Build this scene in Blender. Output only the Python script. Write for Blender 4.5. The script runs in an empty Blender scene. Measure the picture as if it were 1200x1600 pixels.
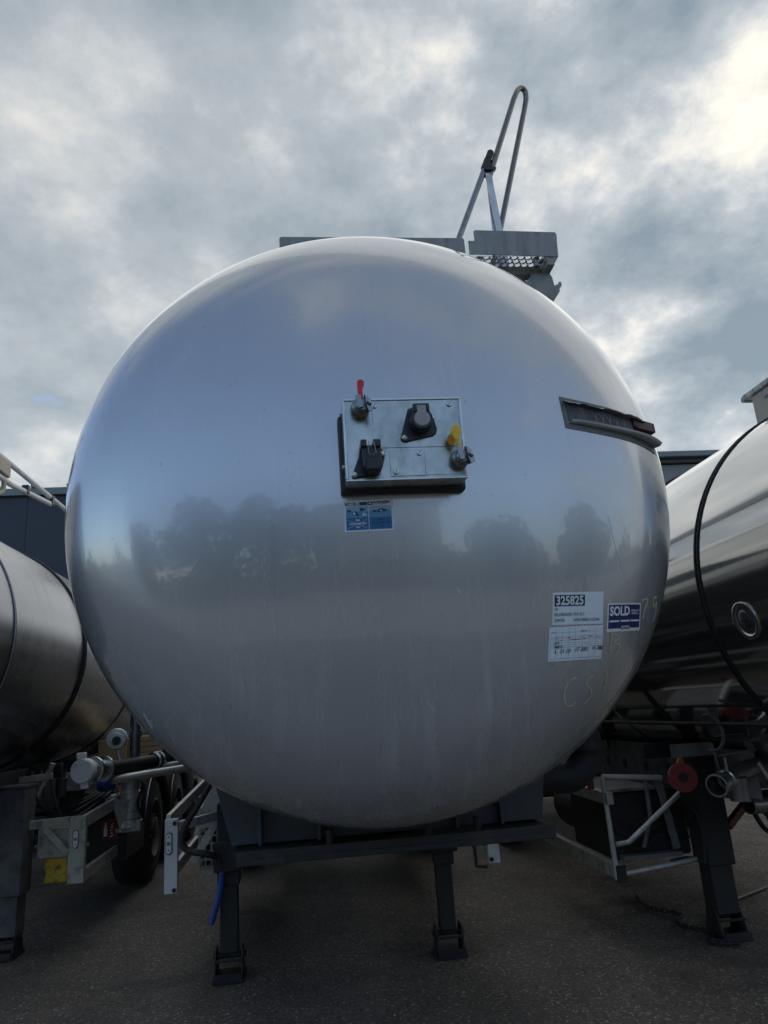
import bpy, math, random
from math import sin, cos, pi, radians, sqrt, asin, atan2
from mathutils import Vector, Matrix
random.seed(7)
SC = bpy.context.scene
COL = SC.collection

# ------------------------------------------------------------------ camera
YAW, PITCH, ROLL, EYE = radians(6.77), radians(15.45), radians(3.95), 1.5
def make_camera():
    fwd = Vector((sin(YAW)*cos(PITCH), cos(YAW)*cos(PITCH), sin(PITCH)))
    r0 = Vector((cos(YAW), -sin(YAW), 0)); d0 = -r0.cross(fwd)
    r = r0*cos(ROLL) + d0*sin(ROLL); d = d0*cos(ROLL) - r0*sin(ROLL)
    cd = bpy.data.cameras.new('camera'); co = bpy.data.objects.new('camera', cd); COL.objects.link(co)
    m = Matrix((r, -d, -fwd)).transposed().to_4x4(); m.translation = (0, 0, EYE); co.matrix_world = m
    cd.sensor_fit = 'VERTICAL'; cd.sensor_height = 36.0; cd.lens = 1120/1600*36.0
    cd.clip_start = 0.05; cd.clip_end = 2000
    SC.camera = co
make_camera()

# ------------------------------------------------------------------ sky, sun, exposure
SUN_EL, SUN_AZ = radians(38), radians(47)          # azimuth measured from +Y towards +X
SUN_DIR = Vector((sin(SUN_AZ)*cos(SUN_EL), cos(SUN_AZ)*cos(SUN_EL), sin(SUN_EL)))
def make_world():
    w = bpy.data.worlds.new('World'); SC.world = w; w.use_nodes = True
    nt = w.node_tree; nt.nodes.clear(); N = nt.nodes.new; L = nt.links.new
    out = N('ShaderNodeOutputWorld'); bg = N('ShaderNodeBackground'); bg.inputs['Strength'].default_value = 0.15
    L(bg.outputs[0], out.inputs[0])
    sky = N('ShaderNodeTexSky'); sky.sky_type = 'NISHITA'; sky.sun_disc = False
    sky.sun_elevation = SUN_EL; sky.sun_rotation = SUN_AZ; sky.air_density = 1.0; sky.dust_density = 1.0; sky.ozone_density = 2.0
    tc = N('ShaderNodeTexCoord')
    def math_(op, a, b=None, c=None, clamp=False):
        n = N('ShaderNodeMath'); n.operation = op; n.use_clamp = clamp
        for i, v in enumerate((a, b, c)):
            if v is None: continue
            if isinstance(v, (int, float)): n.inputs[i].default_value = v
            else: L(v, n.inputs[i])
        return n.outputs[0]
    def vmath(op, a, b=None, scale=None):
        n = N('ShaderNodeVectorMath'); n.operation = op
        for i, v in enumerate((a, b)):
            if v is None: continue
            if isinstance(v, tuple): n.inputs[i].default_value = v
            else: L(v, n.inputs[i])
        if scale is not None: L(scale, n.inputs['Scale'])
        return n
    dirn = tc.outputs['Generated']
    sep = N('ShaderNodeSeparateXYZ'); L(dirn, sep.inputs[0]); z = sep.outputs[2]
    inv = math_('DIVIDE', 1.0, math_('ADD', math_('MAXIMUM', z, 0.0), 0.42))
    flat = vmath('SCALE', dirn, scale=inv).outputs[0]
    flat = vmath('ADD', vmath('MULTIPLY', flat, (1, 1, 0.8)).outputs[0], (24.93, 38.79, 10.53)).outputs[0]
    def noise(scale, detail, rough, dist, off, src=None):
        a = vmath('ADD', src if src is not None else flat, off).outputs[0]
        n = N('ShaderNodeTexNoise'); L(a, n.inputs['Vector'])
        n.inputs['Scale'].default_value = scale; n.inputs['Detail'].default_value = detail
        n.inputs['Roughness'].default_value = rough; n.inputs['Distortion'].default_value = dist
        return n.outputs['Fac']
    big = noise(1.7, 3, 0.5, 0.1, (4.094, 11.621, 1.687))
    mid = noise(5.0, 9, 0.55, 0.0, (2.824, 8.701, 0.987))
    fine = noise(13.0, 7, 0.64, 0.0, (1.3, 9.2, 2.0))
    # rounded lumps: cells whose edges are bent by noise
    wob = N('ShaderNodeTexNoise'); L(flat, wob.inputs['Vector']); wob.inputs['Scale'].default_value = 5.0; wob.inputs['Detail'].default_value = 6
    bent = vmath('ADD', flat, vmath('MULTIPLY', vmath('SUBTRACT', wob.outputs['Color'], (.5, .5, .5)).outputs[0], (.34, .34, .34)).outputs[0]).outputs[0]
    vor = N('ShaderNodeTexVoronoi'); vor.feature = 'F1'; L(bent, vor.inputs['Vector']); vor.inputs['Scale'].default_value = 4.4
    lump = math_('MULTIPLY', math_('SUBTRACT', 0.42, vor.outputs['Distance']), 0.17)
    dens = math_('ADD', lump, math_('ADD', math_('ADD', math_('MULTIPLY', big, 0.34), math_('MULTIPLY', mid, 0.42)), math_('MULTIPLY', fine, 0.24)))
    sd = vmath('DOT_PRODUCT', dirn, tuple(SUN_DIR)).outputs['Value']
    glow = N('ShaderNodeMapRange'); L(sd, glow.inputs[0]); glow.interpolation_type = 'SMOOTHSTEP'
    glow.inputs[1].default_value = 0.70; glow.inputs[2].default_value = 1.0
    # light side of the cloud deck is brighter towards the hidden sun
    contrast = math_('ADD', 0.98, math_('MULTIPLY', glow.outputs[0], 0.8))
    dens2 = math_('ADD', math_('ADD', math_('MULTIPLY', math_('SUBTRACT', dens, 0.5), contrast), 0.5), math_('MULTIPLY', glow.outputs[0], -0.005))
    ramp = N('ShaderNodeValToRGB'); L(dens2, ramp.inputs[0])
    el = ramp.color_ramp.elements
    el[0].position = 0.30; el[0].color = (0.23, 0.29, 0.345, 1)
    el[1].position = 0.76; el[1].color = (0.96, 0.91, 0.80, 1)
    for p, c in ((0.43, (0.325, 0.378, 0.425, 1)), (0.53, (0.425, 0.468, 0.505, 1)), (0.595, (0.55, 0.58, 0.60, 1)), (0.66, (0.73, 0.72, 0.69, 1))):
        e = el.new(p); e.color = c
    # slow brightening towards the horizon and the sun
    hor = math_('POWER', math_('SUBTRACT', 1.0, math_('MAXIMUM', z, 0.0), clamp=True), 3.0)
    gain = math_('ADD', math_('ADD', 0.80, math_('MULTIPLY', hor, 0.30)), math_('MULTIPLY', glow.outputs[0], 0.06))
    cl = vmath('SCALE', ramp.outputs[0], scale=math_('MULTIPLY', gain, 5.65)).outputs[0]
    cover = N('ShaderNodeMapRange'); L(math_('ADD', dens, math_('MULTIPLY', math_('SUBTRACT', sd, 0.30), 0.42)), cover.inputs[0])
    cover.inputs[1].default_value = 0.41; cover.inputs[2].default_value = 0.53
    cover.inputs[3].default_value = 0.10; cover.inputs[4].default_value = 1.0
    mix = N('ShaderNodeMix'); mix.data_type = 'RGBA'
    L(cover.outputs[0], mix.inputs[0]); L(sky.outputs[0], mix.inputs[6]); L(cl, mix.inputs[7])
    L(mix.outputs[2], bg.inputs[0])
make_world()
def make_sun():
    ld = bpy.data.lights.new('sun', 'SUN'); ld.energy = 0.5; ld.angle = radians(110); ld.color = (1.0, 0.94, 0.84)
    lo = bpy.data.objects.new('sun', ld); COL.objects.link(lo)
    lo.rotation_euler = SUN_DIR.to_track_quat('Z', 'Y').to_euler()
make_sun()
SC.view_settings.view_transform = 'Standard'; SC.view_settings.look = 'None'
SC.view_settings.exposure = 0.68; SC.view_settings.gamma = 1.0; SC.view_settings.use_curve_mapping = False

# ------------------------------------------------------------------ materials
def mat(name, col, rough=0.5, metal=0.0, var=0.12, vscale=6.0, stretch=(1, 1, 1), bump=0.0, bscale=60.0, coat=0.0, coat_rough=0.03,
        coat_ior=1.5, dirt=None, dirt_at=(0.5, 0.7), dirt_scale=3.0, dirt_stretch=(1, 1, 1), rvar=0.1, spec=0.5, bdetail=4.0, bdist=0.01):
    m = bpy.data.materials.new(name); m.use_nodes = True
    nt = m.node_tree; N = nt.nodes.new; L = nt.links.new
    b = nt.nodes['Principled BSDF']
    b.inputs['Metallic'].default_value = metal; b.inputs['Specular IOR Level'].default_value = spec
    b.inputs['Coat Weight'].default_value = coat; b.inputs['Coat Roughness'].default_value = coat_rough; b.inputs['Coat IOR'].default_value = coat_ior
    tc = N('ShaderNodeTexCoord')
    mp = N('ShaderNodeMapping'); L(tc.outputs['Object'], mp.inputs[0]); mp.inputs['Scale'].default_value = stretch
    n = N('ShaderNodeTexNoise'); L(mp.outputs[0], n.inputs['Vector']); n.inputs['Scale'].default_value = vscale
    n.inputs['Detail'].default_value = 6; n.inputs['Roughness'].default_value = 0.6
    r = N('ShaderNodeMapRange'); L(n.outputs['Fac'], r.inputs[0]); r.inputs[1].default_value = 0.25; r.inputs[2].default_value = 0.75
    r.inputs[3].default_value = 1 - var; r.inputs[4].default_value = 1 + var
    sc = N('ShaderNodeVectorMath'); sc.operation = 'SCALE'; sc.inputs[0].default_value = col; L(r.outputs[0], sc.inputs['Scale'])
    last = sc.outputs[0]
    if dirt is not None:
        mp2 = N('ShaderNodeMapping'); L(tc.outputs['Object'], mp2.inputs[0]); mp2.inputs['Scale'].default_value = dirt_stretch
        n2 = N('ShaderNodeTexNoise'); L(mp2.outputs[0], n2.inputs['Vector']); n2.inputs['Scale'].default_value = dirt_scale
        n2.inputs['Detail'].default_value = 8; n2.inputs['Roughness'].default_value = 0.65
        r2 = N('ShaderNodeMapRange'); L(n2.outputs['Fac'], r2.inputs[0]); r2.inputs[1].default_value = dirt_at[0]; r2.inputs[2].default_value = dirt_at[1]
        mx = N('ShaderNodeMix'); mx.data_type = 'RGBA'; L(r2.outputs[0], mx.inputs[0]); L(last, mx.inputs[6]); mx.inputs[7].default_value = (*dirt, 1)
        last = mx.outputs[2]
    L(last, b.inputs['Base Color'])
    rr = N('ShaderNodeMapRange'); L(n.outputs['Fac'], rr.inputs[0]); rr.inputs[1].default_value = 0.25; rr.inputs[2].default_value = 0.75
    rr.inputs[3].default_value = max(0.0, rough*(1 - rvar)); rr.inputs[4].default_value = min(1.0, rough*(1 + rvar)); L(rr.outputs[0], b.inputs['Roughness'])
    if bump:
        n3 = N('ShaderNodeTexNoise'); L(mp.outputs[0], n3.inputs['Vector']); n3.inputs['Scale'].default_value = bscale; n3.inputs['Detail'].default_value = bdetail
        bp = N('ShaderNodeBump'); bp.inputs['Strength'].default_value = bump; bp.inputs['Distance'].default_value = bdist
        L(n3.outputs['Fac'], bp.inputs['Height']); L(bp.outputs[0], b.inputs['Normal']); L(bp.outputs[0], b.inputs['Coat Normal'])
    return m

def silver_mat():
    m = bpy.data.materials.new('silver_paint'); m.use_nodes = True
    nt = m.node_tree; N = nt.nodes.new; L = nt.links.new; b = nt.nodes['Principled BSDF']
    tc = N('ShaderNodeTexCoord')
    def noise(sc, scale, detail, rough, lo, hi):
        mp = N('ShaderNodeMapping'); L(tc.outputs['Object'], mp.inputs[0]); mp.inputs['Scale'].default_value = sc
        n = N('ShaderNodeTexNoise'); L(mp.outputs[0], n.inputs['Vector']); n.inputs['Scale'].default_value = scale; n.inputs['Detail'].default_value = detail; n.inputs['Roughness'].default_value = rough
        r = N('ShaderNodeMapRange'); L(n.outputs['Fac'], r.inputs[0]); r.inputs[1].default_value = lo; r.inputs[2].default_value = hi; return r.outputs[0], n.outputs['Fac']
    def mul(a, c):
        n = N('ShaderNodeMath'); n.operation = 'MULTIPLY'
        for k, v in enumerate((a, c)):
            if isinstance(v, float): n.inputs[k].default_value = v
            else: L(v, n.inputs[k])
        return n.outputs[0]
    def mix(f, a, c):
        n = N('ShaderNodeMix'); n.data_type = 'RGBA'; L(f, n.inputs[0]); L(a, n.inputs[6]); n.inputs[7].default_value = (*c, 1); return n.outputs[2]
    cloud, raw = noise((1, 1, .6), 2.4, 5, .6, .3, .7)
    base = N('ShaderNodeMix'); base.data_type = 'RGBA'; L(cloud, base.inputs[0]); base.inputs[6].default_value = (.455, .465, .48, 1); base.inputs[7].default_value = (.495, .50, .51, 1)
    # dried rain streaks run down the lower half of the end
    streak, _ = noise((9, 3, .45), 2.6, 8, .68, .52, .74)
    sep = N('ShaderNodeSeparateXYZ'); L(tc.outputs['Object'], sep.inputs[0])
    low = N('ShaderNodeMapRange'); L(sep.outputs[2], low.inputs[0]); low.inputs[1].default_value = 2.05; low.inputs[2].default_value = 1.15; low.inputs[3].default_value = .06; low.inputs[4].default_value = .40
    f1 = mul(streak, low.outputs[0]); c = mix(f1, base.outputs[2], (.60, .60, .575))
    grime, _ = noise((5, 3, .3), 3.1, 9, .7, .58, .8); f2 = mul(grime, .35); c = mix(f2, c, (.27, .265, .25))
    speck, _ = noise((1, 1, 1), 55, 3, .5, .70, .76); f3 = mul(speck, .55); c = mix(f3, c, (.20, .195, .185))
    L(c, b.inputs['Base Color'])
    me = N('ShaderNodeMapRange'); L(f1, me.inputs[0]); me.inputs[3].default_value = .60; me.inputs[4].default_value = .25; L(me.outputs[0], b.inputs['Metallic'])
    ro = N('ShaderNodeMapRange'); L(f1, ro.inputs[0]); ro.inputs[3].default_value = .26; ro.inputs[4].default_value = .7; L(ro.outputs[0], b.inputs['Roughness'])
    b.inputs['Coat Weight'].default_value = 1.0; b.inputs['Coat IOR'].default_value = 1.55
    cr = N('ShaderNodeMapRange'); L(raw, cr.inputs[0]); cr.inputs[1].default_value = .3; cr.inputs[2].default_value = .7; cr.inputs[3].default_value = .022; cr.inputs[4].default_value = .05; L(cr.outputs[0], b.inputs['Coat Roughness'])
    _, w = noise((1, 1, .7), 2.1, 2, .4, 0, 1); bp = N('ShaderNodeBump'); bp.inputs['Strength'].default_value = .22; bp.inputs['Distance'].default_value = .02; L(w, bp.inputs['Height'])
    _, w2 = noise((1, 1, 1), 160, 2, .5, 0, 1); bq = N('ShaderNodeBump'); bq.inputs['Strength'].default_value = .035; bq.inputs['Distance'].default_value = .003; L(w2, bq.inputs['Height']); L(bp.outputs[0], bq.inputs['Normal'])
    L(bq.outputs[0], b.inputs['Normal']); L(bp.outputs[0], b.inputs['Coat Normal'])
    return m

M = {}
M['silver'] = silver_mat()
M['frame_grey'] = mat('grey_frame_paint', (0.055, 0.060, 0.07), 0.5, 0.2, var=.2, vscale=9, dirt=(0.05, 0.045, 0.04), dirt_at=(.5, .72), dirt_scale=7, bump=.15, bscale=90)
M['galv'] = mat('galvanised_steel', (0.25, 0.25, 0.24), 0.55, 0.45, var=.22, vscale=22, stretch=(1, 1, .3), dirt=(.13, .13, .125), dirt_at=(.5, .78), dirt_scale=9, dirt_stretch=(2, 2, .3), bump=.1, bscale=120)
M['stainless'] = mat('stainless_steel', (0.52, 0.53, 0.52), 0.24, 0.95, var=.12, vscale=10, dirt=(.27, .30, .27), dirt_at=(.52, .8), dirt_scale=6)
M['panel'] = mat('zinc_plate', (0.47, 0.48, 0.45), 0.27, 0.92, var=.12, vscale=14, dirt=(.24, .26, .23), dirt_at=(.42, .7), dirt_scale=11, dirt_stretch=(1, 1, .6), bump=.03, bscale=40)
M['chrome'] = mat('bright_metal', (0.27, 0.275, 0.28), 0.3, 1.0, var=.1, vscale=30)
M['steel_dark'] = mat('dull_steel', (0.22, 0.225, 0.23), 0.36, .8, var=.25, vscale=25)
M['rail_steel'] = mat('rail_steel', (0.17, 0.165, 0.155), 0.28, 1.0, var=.15, vscale=18)
M['screw'] = mat('screw_metal', (0.55, 0.56, 0.55), 0.32, .9, var=.1, vscale=60)
M['rubber'] = mat('black_rubber', (0.014, 0.014, 0.016), 0.6, 0, var=.3, vscale=20, bump=.1, bscale=150)
M['plastic'] = mat('black_plastic', (0.013, 0.014, 0.018), 0.42, 0, var=.25, vscale=30)
M['lid_grey'] = mat('grey_lid', (0.32, 0.31, 0.315), 0.5, 0, var=.08, vscale=20)
M['red'] = mat('red_plastic', (0.62, 0.015, 0.03), 0.38, 0, var=.12, vscale=25)
M['yellow'] = mat('yellow_plastic', (0.75, 0.47, 0.01), 0.4, 0, var=.1, vscale=25)
M['orange'] = mat('orange_plastic', (0.55, 0.24, 0.02), 0.45, 0, var=.1, vscale=25)
M['paper'] = mat('white_paper', (0.66, 0.72, 0.76), 0.55, 0, var=.05, vscale=30)
M['sticker_white'] = mat('sticker_white', (0.70, 0.73, 0.75), 0.4, 0, var=.05, vscale=40)
M['ink'] = mat('black_ink', (0.012, 0.012, 0.014), 0.5, 0, var=.1)
M['ink_grey'] = mat('grey_ink', (0.16, 0.17, 0.18), 0.5, 0, var=.2, vscale=80)
M['navy'] = mat('navy_print', (0.018, 0.022, 0.115), 0.35, 0, var=.1)
M['sticker_blue'] = mat('blue_print', (0.012, 0.125, 0.29), 0.4, 0, var=.1)
M['sticker_mid'] = mat('mid_blue_print', (0.09, 0.27, 0.42), 0.4, 0, var=.1)
M['sticker_pale'] = mat('pale_blue_print', (0.26, 0.42, 0.53), 0.4, 0, var=.1)
M['sticker_dark'] = mat('dark_blue_print', (0.01, 0.045, 0.13), 0.4, 0, var=.1)
M['chalk'] = mat('yellow_chalk', (0.50, 0.485, 0.27), 0.9, 0, var=.3, vscale=120, dirt=(.42, .42, .33), dirt_at=(.5, .65), dirt_scale=130)
M['chip'] = mat('white_scratch', (0.6, 0.6, 0.57), 0.7, 0, var=.1)
M['foil'] = mat('grey_foil', (0.13, 0.135, 0.14), 0.5, 0.2, var=.2, vscale=25, dirt=(.1, .1, .1), dirt_at=(.5, .7), dirt_scale=25, bump=.25, bscale=70)
M['foil_light'] = mat('pale_foil', (0.36, 0.365, 0.36), 0.5, 0.1, var=.15, vscale=30, bump=.2, bscale=60)
M['foil_dark'] = mat('foil_backside', (0.065, 0.067, 0.07), 0.6, 0, var=.3, vscale=16, dirt=(.14, .135, .13), dirt_at=(.5, .66), dirt_scale=14, dirt_stretch=(1.6, 1, .6))
M['lamp_red'] = mat('dark_red_lens', (0.045, 0.005, 0.008), 0.35, 0, var=.2, vscale=30)
M['dull_tank'] = mat('brushed_tank', (0.24, 0.245, 0.255), 0.27, .9, var=.07, vscale=3, stretch=(1, 1.6, .6), dirt=(.15, .15, .15), dirt_at=(.5, .9), dirt_scale=2.2, dirt_stretch=(1, 2.4, .5), rvar=.2, bump=.04, bscale=.8, bdist=.02, bdetail=1)
M['shell'] = mat('aluminium_shell', (0.50, 0.50, 0.485), 0.10, .95, var=.06, vscale=3, stretch=(1, .3, 1))
M['polished'] = mat('polished_tank', (0.47, 0.475, 0.468), 0.085, .92, var=.05, vscale=2, bump=.12, bscale=1.3, bdetail=3, bdist=.015, stretch=(1, .35, 1), dirt=(.42, .40, .36), dirt_at=(.6, .85), dirt_scale=3, dirt_stretch=(1, 5, .6))
M['alu'] = mat('aluminium_profile', (0.60, 0.61, 0.59), 0.42, .55, var=.12, vscale=14, dirt=(.22, .215, .19), dirt_at=(.5, .78), dirt_scale=9)
M['alu_dirty'] = mat('dirty_aluminium', (0.45, 0.44, 0.385), 0.5, .3, var=.18, vscale=12, dirt=(.14, .13, .10), dirt_at=(.5, .74), dirt_scale=11)
M['white_paint'] = mat('white_paint', (0.70, 0.70, 0.69), 0.45, 0, var=.08, vscale=10, dirt=(.28, .27, .24), dirt_at=(.56, .8), dirt_scale=9)
M['cream'] = mat('cream_paint', (0.40, 0.34, 0.25), 0.5, 0, var=.1, vscale=9, dirt=(.22, .18, .13), dirt_at=(.55, .8), dirt_scale=7, dirt_stretch=(1, 1, .4))
M['tan'] = mat('tan_paint', (0.50, 0.35, 0.16), 0.6, 0, var=.15, vscale=9, dirt=(.2, .14, .07), dirt_at=(.55, .78), dirt_scale=8)
M['chock'] = mat('worn_yellow', (0.68, 0.44, 0.045), 0.6, 0, var=.2, vscale=12, dirt=(.08, .065, .04), dirt_at=(.52, .66), dirt_scale=14)
M['dark_frame'] = mat('dark_chassis', (0.020, 0.020, 0.022), 0.6, .1, var=.35, vscale=9, dirt=(.045, .037, .030), dirt_at=(.5, .7), dirt_scale=7, bump=.2, bscale=60)
M['leg_grey'] = mat('landing_leg_grey', (0.026, 0.026, 0.027), 0.65, .1, var=.3, vscale=8, dirt=(.03, .027, .025), dirt_at=(.48, .7), dirt_scale=9, bump=.25, bscale=70)
M['leg_light'] = mat('landing_leg_light', (0.11, 0.113, 0.117), 0.6, .1, var=.3, vscale=6, dirt=(.06, .055, .05), dirt_at=(.46, .66), dirt_scale=8, bump=.25, bscale=70)
M['rust_red'] = mat('red_paint', (0.17, 0.016, 0.016), 0.55, 0, var=.25, vscale=12, dirt=(.09, .025, .02), dirt_at=(.52, .75), dirt_scale=14)
M['disc_red'] = mat('disc_red', (0.28, 0.032, 0.026), 0.55, 0, var=.2, vscale=14, dirt=(.14, .04, .03), dirt_at=(.54, .76), dirt_scale=16)
M['beam_grey'] = mat('beam_grey', (0.19, 0.19, 0.195), 0.55, .1, var=.25, vscale=8, dirt=(.06, .055, .05), dirt_at=(.5, .72), dirt_scale=9, bump=.15, bscale=60)
M['blue'] = mat('blue_plastic', (0.015, 0.06, 0.30), 0.45, 0, var=.2, vscale=18)
M['tyre'] = mat('tyre_rubber', (0.018, 0.018, 0.019), 0.75, 0, var=.35, vscale=10, bump=.2, bscale=90)
M['rim'] = mat('wheel_rim', (0.12, 0.115, 0.11), 0.5, .4, var=.35, vscale=9)
M['hose'] = mat('brown_hose', (0.035, 0.028, 0.024), 0.5, 0, var=.3, vscale=14)
M['wall_navy'] = mat('navy_cladding', (0.016, 0.024, 0.040), 0.55, 0, var=.14, vscale=.5, bump=.03, bscale=2)
M['fascia'] = mat('grey_fascia', (0.14, 0.17, 0.18), 0.5, .1, var=.12, vscale=1.2)
M['siding'] = mat('grey_siding', (0.21, 0.21, 0.205), 0.6, 0, var=.12, vscale=1.5)
M['siding_dark'] = mat('dark_trim', (0.06, 0.06, 0.062), 0.5, 0, var=.12, vscale=1.5)
M['pale_wall'] = mat('pale_render', (0.33, 0.33, 0.32), 0.8, 0, var=.12, vscale=.4)
M['pane'] = mat('window_glass', (0.02, 0.025, 0.03), 0.05, 0, var=.1)
M['bark'] = mat('bark', (0.06, 0.045, 0.035), 0.9, 0, var=.3, vscale=6, bump=.4, bscale=20)
M['leaf'] = mat('leaf', (0.045, 0.065, 0.028), 0.7, 0, var=.45, vscale=.9)
M['leaf_dark'] = mat('dark_leaf', (0.028, 0.042, 0.022), 0.7, 0, var=.45, vscale=.9)
M['concrete'] = mat('yard_concrete', (0.38, 0.35, 0.30), 0.75, 0, var=.22, vscale=.6, dirt=(.16, .15, .135), dirt_at=(.5, .72), dirt_scale=.8, bump=.1, bscale=30)
M['white_reflector'] = mat('white_reflector', (0.75, 0.77, 0.76), 0.2, 0, var=.05)

def ground_mat():
    m = bpy.data.materials.new('old_asphalt'); m.use_nodes = True
    nt = m.node_tree; N = nt.nodes.new; L = nt.links.new; b = nt.nodes['Principled BSDF']
    tc = N('ShaderNodeTexCoord')
    def noise(s, d, r=.6):
        n = N('ShaderNodeTexNoise'); L(tc.outputs['Object'], n.inputs['Vector']); n.inputs['Scale'].default_value = s; n.inputs['Detail'].default_value = d; n.inputs['Roughness'].default_value = r
        return n.outputs['Fac']
    v = N('ShaderNodeTexVoronoi'); L(tc.outputs['Object'], v.inputs['Vector']); v.inputs['Scale'].default_value = 95
    hs = N('ShaderNodeSeparateColor'); L(v.outputs['Color'], hs.inputs[0])
    big = noise(.9, 6); small = noise(45, 6)
    r1 = N('ShaderNodeValToRGB'); L(hs.outputs[0], r1.inputs[0]); e = r1.color_ramp.elements
    e[0].position = 0.0; e[0].color = (.096, .077, .061, 1); e[1].position = 1.0; e[1].color = (.45, .40, .33, 1)
    for p, c in ((.70, (.142, .115, .091, 1)), (.90, (.19, .158, .125, 1)), (.96, (.27, .24, .20, 1))):
        q = e.new(p); q.color = c
    r2 = N('ShaderNodeMapRange'); L(big, r2.inputs[0]); r2.inputs[1].default_value = .3; r2.inputs[2].default_value = .7; r2.inputs[3].default_value = .62; r2.inputs[4].default_value = 1.4
    r3 = N('ShaderNodeMapRange'); L(small, r3.inputs[0]); r3.inputs[1].default_value = .3; r3.inputs[2].default_value = .7; r3.inputs[3].default_value = .6; r3.inputs[4].default_value = 1.35
    s1 = N('ShaderNodeVectorMath'); s1.operation = 'SCALE'; L(r1.outputs[0], s1.inputs[0]); L(r2.outputs[0], s1.inputs['Scale'])
    s2 = N('ShaderNodeVectorMath'); s2.operation = 'SCALE'; L(s1.outputs[0], s2.inputs[0]); L(r3.outputs[0], s2.inputs['Scale'])
    oil = noise(.55, 9, .7); ro = N('ShaderNodeMapRange'); L(oil, ro.inputs[0]); ro.inputs[1].default_value = .53; ro.inputs[2].default_value = .64; ro.inputs[4].default_value = .75
    mo = N('ShaderNodeMix'); mo.data_type = 'RGBA'; L(ro.outputs[0], mo.inputs[0]); L(s2.outputs[0], mo.inputs[6]); mo.inputs[7].default_value = (.03, .027, .026, 1)
    dust = noise(1.7, 9, .72); rd_ = N('ShaderNodeMapRange'); L(dust, rd_.inputs[0]); rd_.inputs[1].default_value = .54; rd_.inputs[2].default_value = .72; rd_.inputs[4].default_value = .45
    md = N('ShaderNodeMix'); md.data_type = 'RGBA'; L(rd_.outputs[0], md.inputs[0]); L(mo.outputs[2], md.inputs[6]); md.inputs[7].default_value = (.26, .225, .18, 1)
    vc = N('ShaderNodeTexVoronoi'); vc.feature = 'DISTANCE_TO_EDGE'; vc.inputs['Scale'].default_value = .42
    wv = N('ShaderNodeTexNoise'); L(tc.outputs['Object'], wv.inputs['Vector']); wv.inputs['Scale'].default_value = 1.5; wv.inputs['Detail'].default_value = 8
    av = N('ShaderNodeVectorMath'); av.operation = 'MULTIPLY_ADD'; L(wv.outputs['Color'], av.inputs[0]); av.inputs[1].default_value = (1.1, 1.1, 0); L(tc.outputs['Object'], av.inputs[2]); L(av.outputs[0], vc.inputs['Vector'])
    rc = N('ShaderNodeMapRange'); L(vc.outputs['Distance'], rc.inputs[0]); rc.inputs[1].default_value = .002; rc.inputs[2].default_value = .009; rc.inputs[3].default_value = .22; rc.inputs[4].default_value = 0
    mc = N('ShaderNodeMix'); mc.data_type = 'RGBA'; L(rc.outputs[0], mc.inputs[0]); L(md.outputs[2], mc.inputs[6]); mc.inputs[7].default_value = (.018, .016, .015, 1)
    L(mc.outputs[2], b.inputs['Base Color']); b.inputs['Roughness'].default_value = .68; b.inputs['Specular IOR Level'].default_value = .45
    bp = N('ShaderNodeBump'); bp.inputs['Strength'].default_value = .7; bp.inputs['Distance'].default_value = .008
    ad = N('ShaderNodeMath'); ad.operation = 'ADD'; L(v.outputs['Distance'], ad.inputs[0]); L(small, ad.inputs[1]); L(ad.outputs[0], bp.inputs['Height']); L(bp.outputs[0], b.inputs['Normal'])
    return m
M['ground'] = ground_mat()
def stone_mat():
    m = bpy.data.materials.new('grit'); m.use_nodes = True
    nt = m.node_tree; N = nt.nodes.new; L = nt.links.new; b = nt.nodes['Principled BSDF']
    tc = N('ShaderNodeTexCoord'); v = N('ShaderNodeTexVoronoi'); L(tc.outputs['Object'], v.inputs['Vector']); v.inputs['Scale'].default_value = 40
    hs = N('ShaderNodeSeparateColor'); L(v.outputs['Color'], hs.inputs[0])
    r1 = N('ShaderNodeValToRGB'); L(hs.outputs[1], r1.inputs[0]); e = r1.color_ramp.elements
    e[0].position = .2; e[0].color = (.09, .08, .07, 1); e[1].position = 1; e[1].color = (.6, .56, .48, 1)
    q = e.new(.8); q.color = (.24, .215, .18, 1)
    L(r1.outputs[0], b.inputs['Base Color']); b.inputs['Roughness'].default_value = .8
    return m
M['stone'] = stone_mat()

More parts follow.
